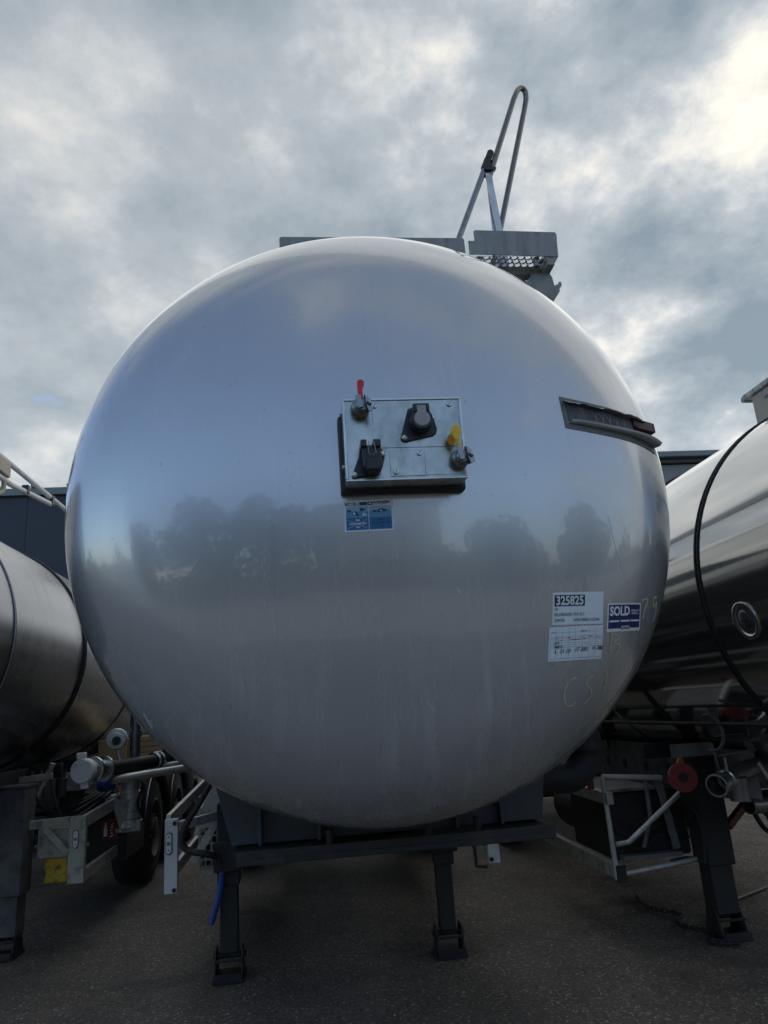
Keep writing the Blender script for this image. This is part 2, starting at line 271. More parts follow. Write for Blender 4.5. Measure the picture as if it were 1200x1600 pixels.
# ------------------------------------------------------------------ mesh helpers
V = Vector
class MB:
    def __init__(s): s.v = []; s.f = []
    def add(s, vs, fs):
        b = len(s.v); s.v += [tuple(p) for p in vs]; s.f += [tuple(i + b for i in f) for f in fs]; return s
    def box(s, x0, x1, y0, y1, z0, z1):
        p = [(x, y, z) for z in (z0, z1) for y in (y0, y1) for x in (x0, x1)]
        return s.add(p, [(0, 2, 3, 1), (4, 5, 7, 6), (0, 1, 5, 4), (2, 6, 7, 3), (0, 4, 6, 2), (1, 3, 7, 5)])
    def bar(s, a, b, w, h, up=(0, 0, 1)):
        a, b = V(a), V(b); d = (b - a).normalized(); u = V(up)
        if abs(d.dot(u)) > .97: u = V((0, 1, 0))
        x = d.cross(u).normalized()*w/2; y = x.cross(d).normalized()*h/2
        p = [q + i*x + j*y for q in (a, b) for i, j in ((-1, -1), (1, -1), (1, 1), (-1, 1))]
        return s.add(p, [(3, 2, 1, 0), (4, 5, 6, 7)] + [(k, (k + 1) % 4, 4 + (k + 1) % 4, 4 + k) for k in range(4)])
    def tube(s, pts, r, n=12, caps=True, closed=False):
        pts = [V(p) for p in pts]; m = len(pts); rings = []
        nx = None
        for i, p in enumerate(pts):
            if closed: d = (pts[(i + 1) % m] - pts[i - 1]).normalized()
            else: d = (pts[min(i + 1, m - 1)] - pts[max(i - 1, 0)]).normalized()
            if nx is None:
                u = V((0, 0, 1)) if abs(d.z) < .9 else V((0, 1, 0)); nx = d.cross(u).normalized()
            else: nx = (nx - d*nx.dot(d)).normalized()
            ny = d.cross(nx); rr = r[i] if isinstance(r, (list, tuple)) else r
            rings.append([p + (nx*cos(2*pi*k/n) + ny*sin(2*pi*k/n))*rr for k in range(n)])
        vs = [q for g in rings for q in g]; fs = []
        for i in range(m if closed else m - 1):
            j = (i + 1) % m
            for k in range(n): fs.append((i*n + k, i*n + (k + 1) % n, j*n + (k + 1) % n, j*n + k))
        if caps and not closed: fs += [tuple(reversed(range(n))), tuple(range((m - 1)*n, m*n))]
        return s.add(vs, fs)
    def lathe(s, prof, org, axis=(0, 1, 0), n=32):
        # prof: (radius, distance along axis)
        org = V(org); a = V(axis).normalized(); u = V((0, 0, 1)) if abs(a.z) < .9 else V((0, 1, 0))
        x = a.cross(u).normalized(); y = x.cross(a)
        vs = []; fs = []; rows = []
        for r, t in prof:
            if r < 1e-6: rows.append([len(vs)]); vs.append(org + a*t)
            else:
                rows.append(list(range(len(vs), len(vs) + n)))
                vs += [org + a*t + (x*cos(2*pi*k/n) + y*sin(2*pi*k/n))*r for k in range(n)]
        for A, B in zip(rows, rows[1:]):
            for k in range(n):
                q = [A[k % len(A)], A[(k + 1) % len(A)], B[(k + 1) % len(B)], B[k % len(B)]]
                q = list(dict.fromkeys(q))
                if len(q) > 2: fs.append(tuple(q))
        return s.add(vs, fs)
    def cyl(s, a, b, r, n=20):
        a, b = V(a), V(b); L_ = (b - a).length
        return s.lathe([(0, 0), (r, 0), (r, L_), (0, L_)], a, b - a, n)
    def prism(s, poly, d):
        # poly: list of 3D points (planar), d: extrusion vector
        n = len(poly); d = V(d); a = [V(p) for p in poly]
        return s.add(a + [p + d for p in a], [tuple(range(n)), tuple(reversed(range(n, 2*n)))] + [(k, n + k, n + (k + 1) % n, (k + 1) % n) for k in range(n)])
    def build(s, name, m, parent=None, base=None, smooth=40, bevel=0.0, label=None, kind=None):
        root = parent
        while root is not None and root.parent is not None: root = root.parent
        o0 = V(root.location) if root is not None else V(base or (0, 0, 0))
        me = bpy.data.meshes.new(name); me.from_pydata([tuple(V(p) - o0) for p in s.v], [], s.f); me.validate()
        import bmesh
        bm = bmesh.new(); bm.from_mesh(me); bmesh.ops.recalc_face_normals(bm, faces=bm.faces); bm.to_mesh(me); bm.free()
        me.materials.append(M[m])
        if smooth:
            me.shade_smooth(); me.set_sharp_from_angle(angle=radians(smooth))
        o = bpy.data.objects.new(name, me); COL.objects.link(o)
        if root is None: o.location = o0
        else: o.parent = parent
        if bevel:
            b = o.modifiers.new('edge', 'BEVEL'); b.width = bevel; b.segments = 2; b.limit_method = 'ANGLE'; b.angle_limit = radians(40); b.harden_normals = False
        if label: o['label'] = label
        if kind: o['kind'] = kind
        return o
def tag(o, label, cat, group=None):
    o['label'] = label; o['category'] = cat
    if group: o['group'] = group
    return o
def empty(name, loc):
    o = bpy.data.objects.new(name, None); COL.objects.link(o); o.location = loc; o.empty_display_size = .2; return o
def part_copy(o, parent, off):
    """a copy of a part and its sub-parts moved by off"""
    c = o.copy(); COL.objects.link(c); c.parent = parent; c.location = V(o.location) + V(off)
    for ch in list(o.children):
        d = ch.copy(); COL.objects.link(d); d.parent = c
    return c
def arc(c, r, a0, a1, n, ax=(0, 1, 0), ay=(0, 0, 1)):
    c = V(c); ax = V(ax); ay = V(ay)
    return [c + ax*r*cos(a0 + (a1 - a0)*k/n) + ay*r*sin(a0 + (a1 - a0)*k/n) for k in range(n + 1)]
def smooth_path(pts, k=8):
    P = [V(p) for p in pts]; out = []
    for i in range(len(P) - 1):
        p0 = P[max(i - 1, 0)]; p1 = P[i]; p2 = P[i + 1]; p3 = P[min(i + 2, len(P) - 1)]
        for j in range(k):
            t = j/k
            out.append(.5*((2*p1) + (p2 - p0)*t + (2*p0 - 5*p1 + 4*p2 - p3)*t*t + (3*p1 - p0 - 3*p2 + p3)*t**3))
    out.append(P[-1]); return out
def text2d(body, size, width=None, bold=0.0):
    """flat outlines of a line of lettering: verts (u, v) from its lower left corner, faces"""
    cu = bpy.data.curves.new('t', 'FONT'); cu.body = body; cu.size = size; cu.offset = bold; cu.resolution_u = 3
    ob = bpy.data.objects.new('t', cu); COL.objects.link(ob)
    dg = bpy.context.evaluated_depsgraph_get(); dg.update()
    me = bpy.data.meshes.new_from_object(ob.evaluated_get(dg))
    vs = [(v.co.x, v.co.y) for v in me.vertices]; fs = [tuple(p.vertices) for p in me.polygons]
    bpy.data.objects.remove(ob); bpy.data.curves.remove(cu); bpy.data.meshes.remove(me)
    if not vs: return [], []
    x0 = min(p[0] for p in vs); x1 = max(p[0] for p in vs)
    k = (width/(x1 - x0)) if width else 1.0
    return [((x - x0)*k, y) for x, y in vs], fs

# ------------------------------------------------------------------ the ground
MB().add([(-400, -400, 0), (400, -400, 0), (400, 400, 0), (-400, 400, 0)], [(0, 1, 2, 3)]).build('ground', 'ground', kind='structure', smooth=0)

MB().add([(-70, -90, .004), (70, -90, .004), (70, -5.5, .004), (-70, -5.5, .004)], [(0, 1, 2, 3)]).build('pavement', 'concrete', kind='structure', smooth=0)
# ------------------------------------------------------------------ tank bodies
def tank_profile(r, rc, rk, y0, y1):
    """dished front end at rim y0, cylinder, dished back at y1: (radius, y)"""
    m = sqrt((rc - rk)**2 - (r - rk)**2); dep = rc - m; ph = asin((r - rk)/(rc - rk)); pr = []
    for k in range(17): t = ph*k/16; pr.append((rc*sin(t), y0 - (dep - rc + rc*cos(t))))
    for k in range(1, 15): t = ph + (pi/2 - ph)*k/14; pr.append((r - rk + rk*sin(t), y0 - rk*cos(t)))
    back = [(a, y1 + (y0 - b)) for a, b in reversed(pr)]
    return pr + [(r, y0 + (y1 - y0)*k/6) for k in range(1, 6)] + back
def build_tank(name, xc, zc, r, rc, rk, y0, y1, m, parent):
    pr = tank_profile(r, rc, rk, y0, y1); pr[0] = (0, pr[0][1]); pr[-1] = (0, pr[-1][1])
    return MB().lathe(pr, (xc, 0, zc), (0, 1, 0), 144).build(name, m, parent, smooth=60)

# main tank
XC, ZC, YR, RT, RC, RK = .295, 2.275, 2.77, 1.18, 3.5, .45
_m = sqrt((RC - RK)**2 - (RT - RK)**2); _dep = RC - _m; _q0 = RC*sin(asin((RT - RK)/(RC - RK)))
def dome(x, z, off=0.0):
    dx, dz = x - XC, z - ZC; q = sqrt(dx*dx + dz*dz)
    if q > RT*.9985:
        dx *= RT*.9985/q; dz *= RT*.9985/q; q = RT*.9985
    if q <= _q0: w = _dep - RC + sqrt(RC*RC - q*q); n = V((dx, -(w - _dep + RC), dz))
    else:
        w = sqrt(max(0, RK*RK - (q - (RT - RK))**2)); k = (q - (RT - RK))/q; n = V((dx*k, -w, dz*k))
    n.normalize()
    return V((XC + dx, YR - w, ZC + dz)) + n*off

TR_GROUP = 'tank trailers parked side by side'
main = tag(empty('tank_trailer', (XC, 6.0, 0)), 'silver tank trailer facing us with its rounded end, connection panel and sold sticker', 'trailer', TR_GROUP)
_pr = tank_profile(RT, RC, RK, YR, 12.2); _pr[0] = (0, _pr[0][1]); _pr[-1] = (0, _pr[-1][1])
MB().lathe(_pr[:31] + [(RT, YR + .06)], (XC, 0, ZC), (0, 1, 0), 160).build('front_dome', 'silver', main, smooth=60)
MB().lathe([(RT - .012, YR + .06), (RT - .004, YR + .063)] + _pr[31:], (XC, 0, ZC), (0, 1, 0), 144).build('tank_shell', 'shell', main, smooth=60)

# ---------------- connection panel on the dome
PX0, PX1, PZ0, PZ1, PY = .141, .526, 2.192, 2.469, 2.12
def pp(fx, fy): return PX0 + (PX1 - PX0)*fx, PZ1 - (PZ1 - PZ0)*fy
panel = MB().box(PX0, PX1, PY, 2.215, PZ0, PZ1).build('connection_panel', 'panel', main, bevel=.004)
g = MB().box(PX0 - .013, PX1 + .012, 2.200, 2.262, PZ0 - .012, PZ1 - .02).build('gasket', 'rubber', panel, bevel=.008)
rimm = MB()
rimm.box(PX0 - .0005, PX1 + .0005, PY - .004, PY + .004, PZ1 - .006, PZ1 + .0005).box(PX0 - .0005, PX1 + .0005, PY - .004, PY + .004, PZ0 - .0005, PZ0 + .006)
rimm.box(PX0 - .0006, PX0 + .007, PY - .0042, PY + .004, PZ0 + .006, PZ1 - .006).box(PX1 - .007, PX1 + .0006, PY - .0042, PY + .004, PZ0 + .006, PZ1 - .006)
rimm.build('panel_edge', 'stainless', panel, bevel=.0015)
def plate(f0, g0, f1, g1, t):
    x0, z1 = pp(f0, g0); x1, z0 = pp(f1, g1)
    return MB().box(x0, x1, PY - t, PY + .002, z0, z1).build('cover_plate', 'panel', panel, bevel=.0008)
plate(.245, .055, .935, .61, .0022); plate(.364, .645, .652, .955, .003); plate(.655, .618, .985, .95, .0016)
def screw(fx, fy, y=PY - .002, r=.0095):
    x, z = pp(fx, fy); b = MB()
    b.lathe([(r, .002), (r, -.003), (r*.86, -.0055), (0, -.0062)], (x, y, z), (0, 1, 0), 16)
    o = b.build('screw', 'screw', panel, smooth=50)
    a = random.uniform(.9, 1.6); d = V((cos(a), 0, sin(a)))*r*.82
    return o, MB().bar(V((x, y - .0063, z)) - d, V((x, y - .0063, z)) + d, .0022, .0012, up=(0, 1, 0))
for fx, fy in ((.266, .088), (.903, .085), (.275, .585), (.613, .685), (.408, .905)):
    o, b = screw(fx, fy); b.build('screw_slot', 'ink', panel, smooth=0)
# left side bolts of the gasket
for z in (2.445, 2.26): MB().lathe([(.008, 0), (.008, .006), (0, .008)], (PX0, 2.18, z), (-1, 0, 0), 12).build('screw', 'screw', panel)

# round 24-pin style socket with grey hinged lid
sx, sz = pp(.625, .335)
b = MB(); pts = []
for cx_, cz_, rr in ((-.047, -.046, .014), (.037, -.020, .022), (.034, .020, .017), (.012, .044, .014), (-.022, .044, .012), (-.034, -.0, .012)):
    pts += [(cx_ + rr*cos(t), cz_ + rr*sin(t)) for t in [2*pi*k/10 for k in range(10)]]
def hull(ps):
    ps = sorted(set((round(a, 5), round(c, 5)) for a, c in ps))
    def half(seq):
        h = []
        for p in seq:
            while len(h) > 1 and (h[-1][0] - h[-2][0])*(p[1] - h[-2][1]) - (h[-1][1] - h[-2][1])*(p[0] - h[-2][0]) <= 0: h.pop()
            h.append(p)
        return h[:-1]
    return half(ps) + half(reversed(ps))
sock = b.prism([(sx + p[0], PY - .010, sz + p[1]) for p in hull(pts)], (0, .009, 0)).build('round_socket', 'plastic', panel, bevel=.002)
MB().lathe([(.036, .045), (.036, .0), (.034, -.004), (0, -.004)], (sx + .004, PY - .052, sz), (0, 1, 0), 28).build('socket_body', 'plastic', panel, smooth=40)
lidb = MB().lathe([(.0255, .004), (.0255, -.001), (.023, -.003), (0, -.003)], (sx + .004, PY - .058, sz - .002), (0, 1, .05), 28)
lidb.box(sx - .0105, sx + .0185, PY - .0605, PY - .055, sz + .012, sz + .043)
lidb.build('socket_lid', 'lid_grey', panel, smooth=30, bevel=.0006)
MB().box(sx - .022, sx - .0115, PY - .060, PY - .006, sz + .022, sz + .047).box(sx + .0195, sx + .030, PY - .060, PY - .006, sz + .022, sz + .047).bar((sx - .022, PY - .052, sz + .046), (sx + .030, PY - .052, sz + .046), .010, .010).build('lid_hinge', 'plastic', panel, bevel=.002)
for dx, dz in ((-.049, -.047), (.044, .019)):
    MB().lathe([(.0095, .004), (.0095, -.003), (.006, -.006), (0, -.0065)], (sx + dx, PY - .011, sz + dz), (0, 1, 0), 14).build('screw', 'screw', panel, smooth=50)

# square black socket with a wire clip
ex, ez = pp(.205, .765)
poly = [(-.062, -.050), (-.052, -.056), (.012, -.050), (.038, -.018), (.047, .018), (.040, .036), (.022, .052), (-.030, .052), (-.037, .014)]
MB().prism([(ex + a, PY - .009, ez + c) for a, c in poly], (0, .008, 0)).build('square_socket', 'plastic', panel, bevel=.003)
q = MB().prism([(ex - .028, PY - .045, ez + .036), (ex + .028, PY - .045, ez + .036), (ex + .033, PY - .050, ez - .035), (ex + .022, PY - .050, ez - .048), (ex - .014, PY - .050, ez - .048), (ex - .028, PY - .05, ez - .03)], (0, .042, 0)).build('socket_body', 'plastic', panel, bevel=.004)
MB().box(ex - .032, ex - .014, PY - .056, PY - .006, ez + .030, ez + .053).box(ex + .006, ex + .030, PY - .056, PY - .006, ez + .030, ez + .053).build('lid_hinge', 'plastic', panel, bevel=.002)
MB().box(ex - .016, ex + .021, PY - .060, PY - .047, ez - .047, ez - .010).build('socket_lid', 'plastic', panel, bevel=.003)
MB().tube([(ex - .008, PY - .056, ez + .046), (ex - .010, PY - .062, ez + .004), (ex + .003, PY - .063, ez - .001), (ex + .013, PY - .062, ez + .006), (ex + .008, PY - .056, ez + .046)], .0011, 6).build('wire_clip', 'chrome', panel)
for dx, dz in ((-.052, -.046), (.037, .020)):
    MB().lathe([(.0095, .003), (.0095, -.003), (.006, -.006), (0, -.0065)], (ex + dx, PY - .010, ez + dz), (0, 1, 0), 14).build('screw', 'screw', panel, smooth=50)

# palm couplings
def coupling(fx, fy, lev, blade):
    x, z = pp(fx, fy)
    b = MB().lathe([(.028, .002), (.028, -.008), (.020, -.010), (.020, -.020), (.030, -.022), (.030, -.034), (.024, -.040), (.024, -.052), (.018, -.058), (0, -.058)], (x, PY, z), (-.18, 1, .10), 26)
    b.build('coupling_body', 'steel_dark', panel, smooth=35, bevel=.0006)
    c = MB().prism([(x + .012, PY - .050, z + .026), (x + .030, PY - .050, z + .010), (x + .036, PY - .050, z - .026), (x + .022, PY - .050, z - .034), (x + .016, PY - .050, z - .006)], (.004, -.016, -.002))
    c.bar((x - .006, PY - .060, z + .024), (x + .002, PY - .062, z - .020), .007, .016, up=(1, 0, 0))
    c.cyl((x + .020, PY - .070, z - .002), (x + .034, PY - .066, z - .010), .007, 10)
    c.build('coupling_claw', 'chrome', panel, bevel=.001)
    MB().lathe([(.0205, 0), (.0215, -.003), (.0205, -.006)], (x + .001, PY - .008, z - .003), (-.18, 1, .10), 24).build('coupling_seal', 'rubber', panel)
    return x, z
rx, rz = coupling(.135, .13, 'red', None)
MB().prism([(rx - .004, PY - .062, rz + .012), (rx + .010, PY - .062, rz + .012), (rx + .011, PY - .062, rz + .050), (rx + .016, PY - .062, rz + .058), (rx + .017, PY - .062, rz + .070), (rx + .010, PY - .062, rz + .078), (rx + .000, PY - .062, rz + .078), (rx - .006, PY - .062, rz + .068)], (0, .013, 0)).build('lever', 'red', panel, bevel=.002, label='red coupling lever')
yx, yz = coupling(.93, .78, 'yellow', None)
lob = [(.017*cos(t)*(1.0 if sin(t) > -.3 else .75), .027*sin(t)) for t in [2*pi*k/18 for k in range(18)]]
MB().prism([(yx - .010 + a, PY - .064, yz + .070 + c) for a, c in lob], (0, .012, 0)).bar((yx - .012, PY - .056, yz + .052), (yx + .002, PY - .054, yz + .018), .012, .011, up=(0, 1, 0)).build('lever', 'yellow', panel, bevel=.002, label='yellow coupling lever')
MB().prism([(yx - .020 + a*.8, PY - .030, yz + .058 + c*.75) for a, c in lob], (0, .008, 0)).build('lever_tab', 'orange', panel, bevel=.001)

# ---------------- things printed or stuck on the dome
class Decal:
    """a flat sheet stuck on the dome: corner points (x, z) in the order top left, top right, bottom right, bottom left"""
    def __init__(s, tl, tr, br, bl):
        s.c = tl, tr, br, bl; s.w = sqrt((tr[0] - tl[0])**2 + (tr[1] - tl[1])**2); s.h = sqrt((tl[0] - bl[0])**2 + (tl[1] - bl[1])**2)
    def at(s, u, v, off):
        tl, tr, br, bl = s.c
        return dome(*[(tl[i]*(1 - u) + tr[i]*u)*(1 - v) + (bl[i]*(1 - u) + br[i]*u)*v for i in (0, 1)], off)
    def sheet(s, u0, v0, u1, v1, off, n=8, m=6, b=None):
        b = b or MB(); vs = [s.at(u0 + (u1 - u0)*i/n, v0 + (v1 - v0)*j/m, off) for j in range(m + 1) for i in range(n + 1)]
        fs = [(j*(n + 1) + i, j*(n + 1) + i + 1, (j + 1)*(n + 1) + i + 1, (j + 1)*(n + 1) + i) for j in range(m) for i in range(n)]
        b.add(vs, fs)
        edge = [(i, 0) for i in range(n + 1)] + [(n, j) for j in range(1, m + 1)] + [(i, m) for i in range(n - 1, -1, -1)] + [(0, j) for j in range(m - 1, 0, -1)]
        top = [vs[j*(n + 1) + i] for i, j in edge]
        low = [s.at(u0 + (u1 - u0)*i/n, v0 + (v1 - v0)*j/m, max(off - .0006, .0002)) for i, j in edge]
        k = len(edge); b.add(top + low, [(a, (a + 1) % k, k + (a + 1) % k, k + a) for a in range(k)])
        return b
    def text(s, b, body, u, v, size, width=None, bold=0.0, off=.0022, flip=False, shear=0.0):
        """lettering with its lower left corner at (u, v); size in metres"""
        ps, fs = text2d(body, size, width, bold)
        if ps and flip:
            W = max(p[0] for p in ps); H = size*.7; ps = [(W - x, H - y) for x, y in ps]
        b.add([s.at(u + (x + shear*y)/s.w, v - y/s.h, off) for x, y in ps], fs); return b
    def line(s, b, u0, v0, u1, v1, t, off=.0019):
        a = V(((u1 - u0)*s.w, (v1 - v0)*s.h)); n = V((-a.y, a.x)).normalized()*t/2; k = 3
        for i in range(k):
            q = []
            for w, sg in ((i/k, -1), ((i + 1)/k, -1), ((i + 1)/k, 1), (i/k, 1)):
                q.append(s.at(u0 + (u1 - u0)*w + sg*n.x/s.w, v0 + (v1 - v0)*w + sg*n.y/s.h, off))
            b.add(q, [(0, 1, 2, 3)])
        return b
    def poly(s, b, pts, off=.0021):
        b.add([s.at(u, v, off) for u, v in pts], [tuple(range(len(pts)))]); return b

# numbered auction label (the square code of the photograph is left out)
d = Decal((.818, 1.840), (1.008, 1.840), (.994, 1.734), (.806, 1.734))
lab = d.sheet(0, 0, 1, 1, .0010).build('number_label', 'paper', main, smooth=30)
d.sheet(.035, .085, .625, .43, .0016, 6, 3).build('number_field', 'ink', lab, smooth=30)
b = MB(); d.text(b, '325825', .065, .385, .0405, .53*d.w, .0012); b.build('lettering', 'paper', lab, smooth=0)
b = MB(); d.text(b, '56', .04, .55, .0125, None, .0002); d.text(b, 'FELDBINDER TSA 32.3', .035, .725, .0135, .58*d.w, .0002); d.text(b, '2007/05', .035, .90, .0135, .20*d.w, .0002); d.text(b, 'WFB234MEK11632346', .405, .90, .0135, .52*d.w, .0002)
b.build('lettering', 'ink_grey', lab, smooth=0)
# measurement sheet
d = Decal((.796, 1.727), (.996, 1.729), (.984, 1.620), (.781, 1.618))
lab = d.sheet(0, 0, 1, 1, .0010).build('measurement_sheet', 'paper', main, smooth=30)
b = MB()
for v, t in ((.17, .0007), (.29, .0007), (.345, .0008), (.40, .0007), (.475, .0007), (.54, .0007), (.60, .0008), (.93, .0012)): d.line(b, .03, v, .975 if v > .2 else .85, v, t)
for u in (.03, .13, .235, .36, .47, .60, .73, .86, .975): d.line(b, u, .25 if u < .1 or u > .9 else .05, u, .93, .0006)
b.build('table_lines', 'ink_grey', lab, smooth=0)
b = MB()
for u, v, w in ((.03, .16, .08), (.57, .14, .12), (.11, .335, .05), (.33, .325, .05), (.72, .31, .07), (.86, .345, .1), (.38, .39, .2), (.62, .37, .05), (.20, .40, .03)): d.line(b, u, v, u + w, v, .0022)
b.build('small_print', 'ink_grey', lab, smooth=0, kind='stuff')
b = MB()
for body, u, v, sz_ in (('E 9', .10, .51, .012), ('WE 9', .09, .625, .012), ('L  11 10', .11, .765, .017), ('17 350', .48, .735, .017), ('H 380', .80, .715, .017)):
    d.text(b, body, u, v, sz_, None, .0003, off=.0024, shear=.25)
b.build('handwriting', 'ink', lab, smooth=0)
# sold sticker
d = Decal((1.020, 1.799), (1.167, 1.803), (1.163, 1.712), (1.008, 1.705))
lab = d.sheet(0, 0, 1, 1, .0010, 10, 6).build('sold_sticker', 'sticker_white', main, smooth=30)
d.sheet(.035, .05, .97, .885, .0016, 10, 5).build('blue_field', 'navy', lab, smooth=30)
b = MB(); d.text(b, 'SOLD', .06, .425, .0425, .575*d.w, .0016); d.text(b, 'VERKAUFT', .68, .30, .0085, .26*d.w, .0002); d.text(b, 'VENDU', .68, .40, .0085, .22*d.w, .0002)
for u in (.06, .375, .675): d.sheet(u, .60, u + .27, .66, .0021, 3, 1, b)
b.build('lettering', 'sticker_white', lab, smooth=0)
d.sheet(.385, .77, .645, .92, .0021, 3, 1).build('name_plate', 'ink', lab, smooth=0)
b = MB(); d.text(b, 'KLEYN', .40, .89, .0125, .23*d.w, .0004, off=.0027); b.build('lettering', 'sticker_white', lab, smooth=0)
# blue plug instruction sticker
d = Decal((.136, 2.164), (.295, 2.164), (.295, 2.061), (.135, 2.060))
lab = d.sheet(0, 0, 1, 1, .0010).build('instruction_sticker', 'sticker_white', main, smooth=30)
for v0, v1, mm in ((.19, .36, 'sticker_pale'), (.36, .56, 'sticker_mid'), (.56, .945, 'sticker_blue')):
    bb = MB(); d.sheet(.035, v0, .49, v1, .0016, 4, 2, bb); d.sheet(.505, v0, .965, v1, .0016, 4, 2, bb); bb.build('blue_field', mm, lab, smooth=0)
d.sheet(.02, .06, .475, .165, .0016, 4, 1).build('title_field', 'sticker_dark', lab, smooth=0)
d.sheet(.485, .055, .585, .165, .0016, 2, 1).build('badge_field', 'sticker_dark', lab, smooth=0)
b = MB(); d.text(b, 'Trailer EBS', .04, .148, .0125, .28*d.w, .0003); d.poly(b, [(.50, .11), (.535, .08), (.57, .11), (.535, .14)])
d.poly(b, [(.36, .50), (.41, .36), (.46, .50)]); d.text(b, 'EBS', .225, .665, .0088, .09*d.w, .0002); d.text(b, 'ALB SAM EBV', .09, .775, .0088, .36*d.w, .0002); d.text(b, 'ABV', .225, .885, .0088, .09*d.w, .0002)
d.line(b, .06, .90, .46, .62, .0008); d.line(b, .06, .62, .46, .90, .0008)
d.poly(b, [(.185, .40), (.21, .37), (.235, .44), (.20, .45)]); d.poly(b, [(.72, .35), (.76, .33), (.775, .40)])
b.build('lettering', 'sticker_white', lab, smooth=0, kind='stuff')
b = MB(); d.text(b, 'KNORR-BREMSE', .60, .115, .0105, .34*d.w, .0003); d.line(b, .60, .145, .88, .145, .0016)
d.poly(b, [(.06, .30), (.145, .30), (.145, .365), (.06, .365)]); d.poly(b, [(.18, .36), (.23, .34), (.30, .46), (.265, .515)], .0019); d.poly(b, [(.32, .25), (.38, .25), (.45, .31), (.38, .35), (.32, .35)])
d.poly(b, [(.58, .33), (.66, .33), (.66, .40), (.58, .40)]); d.poly(b, [(.66, .35), (.70, .30), (.78, .28), (.91, .345), (.80, .40), (.70, .41)], .0019)
d.text(b, 'EBS', .70, .655, .0088, .09*d.w, .0002); d.text(b, 'ALB SAM EBV', .56, .765, .0088, .36*d.w, .0002); d.text(b, 'ABV', .70, .875, .0088, .09*d.w, .0002)
d.text(b, '!', .402, .485, .014, None, .0003, off=.0027)
b.build('pictogram', 'sticker_dark', lab, smooth=0, kind='stuff')

# chalk marks and chips: ribbons lying on the dome
def ribbon(b, pts, w, off=.0012, k=6):
    P = smooth_path([(x, 0, z) for x, z in pts], k) if len(pts) > 2 else [V((x, 0, z)) for x, z in pts]
    for i in range(len(P) - 1):
        t = (P[i + 1] - P[i]); n = V((-t.z, 0, t.x)).normalized()*w/2
        b.add([dome((p + sg*n).x, (p + sg*n).z, off) for p, sg in ((P[i], -1), (P[i + 1], -1), (P[i + 1], 1), (P[i], 1))], [(0, 1, 2, 3)])
    return b
for strokes in (
    [[(.886, 1.562), (.868, 1.560), (.843, 1.536), (.836, 1.504), (.846, 1.479), (.864, 1.474), (.884, 1.486)]],
    [[(.954, 1.566), (.938, 1.562), (.922, 1.543), (.934, 1.531), (.946, 1.521), (.942, 1.500), (.920, 1.478)]],
    [[(1.012, 1.580), (1.006, 1.548), (1.002, 1.518)]],
    [[(1.174, 1.812), (1.205, 1.818), (1.190, 1.785), (1.179, 1.752)]],
    [[(1.264, 1.829), (1.246, 1.826), (1.238, 1.806), (1.252, 1.796), (1.263, 1.815), (1.264, 1.790), (1.256, 1.760), (1.241, 1.744)]],
    [[(1.030, 1.704), (1.026, 1.670), (1.022, 1.640)], [(1.034, 1.702), (1.060, 1.690), (1.040, 1.672), (1.064, 1.662), (1.052, 1.640), (1.034, 1.622)]],
    [[(1.085, 1.612), (1.088, 1.608)]], [[(.975, 1.492), (.978, 1.489)], [(.995, 1.487), (.998, 1.485)], [(1.012, 1.494), (1.014, 1.490)]]):
    b = MB()
    for st in strokes: ribbon(b, st, .0058)
    b.build('chalk_mark', 'chalk', main, smooth=0)
for pts, w in (([(.487, 1.868), (.492, 1.858), (.498, 1.845)], .0035), ([(.371, 1.517), (.378, 1.506), (.389, 1.492), (.392, 1.487)], .0035), ([(1.060, 2.10), (1.075, 1.99), (1.095, 1.90)], .0012),
               ([(-.545, 1.545), (-.535, 1.525), (-.522, 1.495)], .006), ([(-.525, 1.525), (-.515, 1.50)], .003)):
    ribbon(MB(), pts, w).build('scratch', 'chip', main, smooth=0)

# torn number strip at the upper right of the dome
tl, tr, br, bl = (.936, 2.548), (1.318, 2.490), (1.350, 2.372), (.942, 2.424)
dd = Decal(tl, tr, br, bl)
strip = dd.sheet(0, 0, 1, 1, .002, 24, 6).build('torn_strip', 'foil', main, smooth=30)
def ruled(rows, name, m, parent, th=.0015):
    n = len(rows[0]); vs = [p for r in rows for p in r]
    fs = [(i*n + k, i*n + k + 1, (i + 1)*n + k + 1, (i + 1)*n + k) for i in range(len(rows) - 1) for k in range(n - 1)]
    o = MB().add(vs, fs).build(name, m, parent, smooth=50)
    s_ = o.modifiers.new('sheet', 'SOLIDIFY'); s_.thickness = th
    return o
rows = []
for i in range(25):
    u = i/24; w = .25 + .75*u
    rows.append([dd.at(.05 + .95*u, .83 - .03*u, .003), dd.at(.05 + .950*u, .83 - .03*u, .008 + .008*u), dd.at(.055 + .95*u, .81 - .03*u, .014 + .014*u), dd.at(.06 + .95*u, .75 - .05*u, .018 + .020*u + .003*sin(9*u))])
ruled(rows, 'curled_flap', 'foil_light', strip)
rows = []
for i in range(25):
    u = i/24; j = .03*sin(23*u) + .02*sin(51*u + 1)
    rows.append([dd.at(.03 + .93*u, .10, .003), dd.at(.03 + .93*u, .15 + j*.3, .012 + .006*u), dd.at(.035 + .93*u, .21 + j - .03*u, .022 + .010*u)])
ruled(rows, 'torn_lip', 'foil_light', strip)
dd.sheet(.05, .20, .98, .74, .0042, 24, 4).build('strip_backing', 'foil_dark', strip, smooth=30)
b = MB()
for u in (.30, .37, .44, .52, .60):
    dd.line(b, u, .30, u + .035, .62, .006, .0062); dd.line(b, u + .05, .30, u + .025, .62, .006, .0062)
b.build('ghost_lettering', 'foil', strip, smooth=0)
rows = []
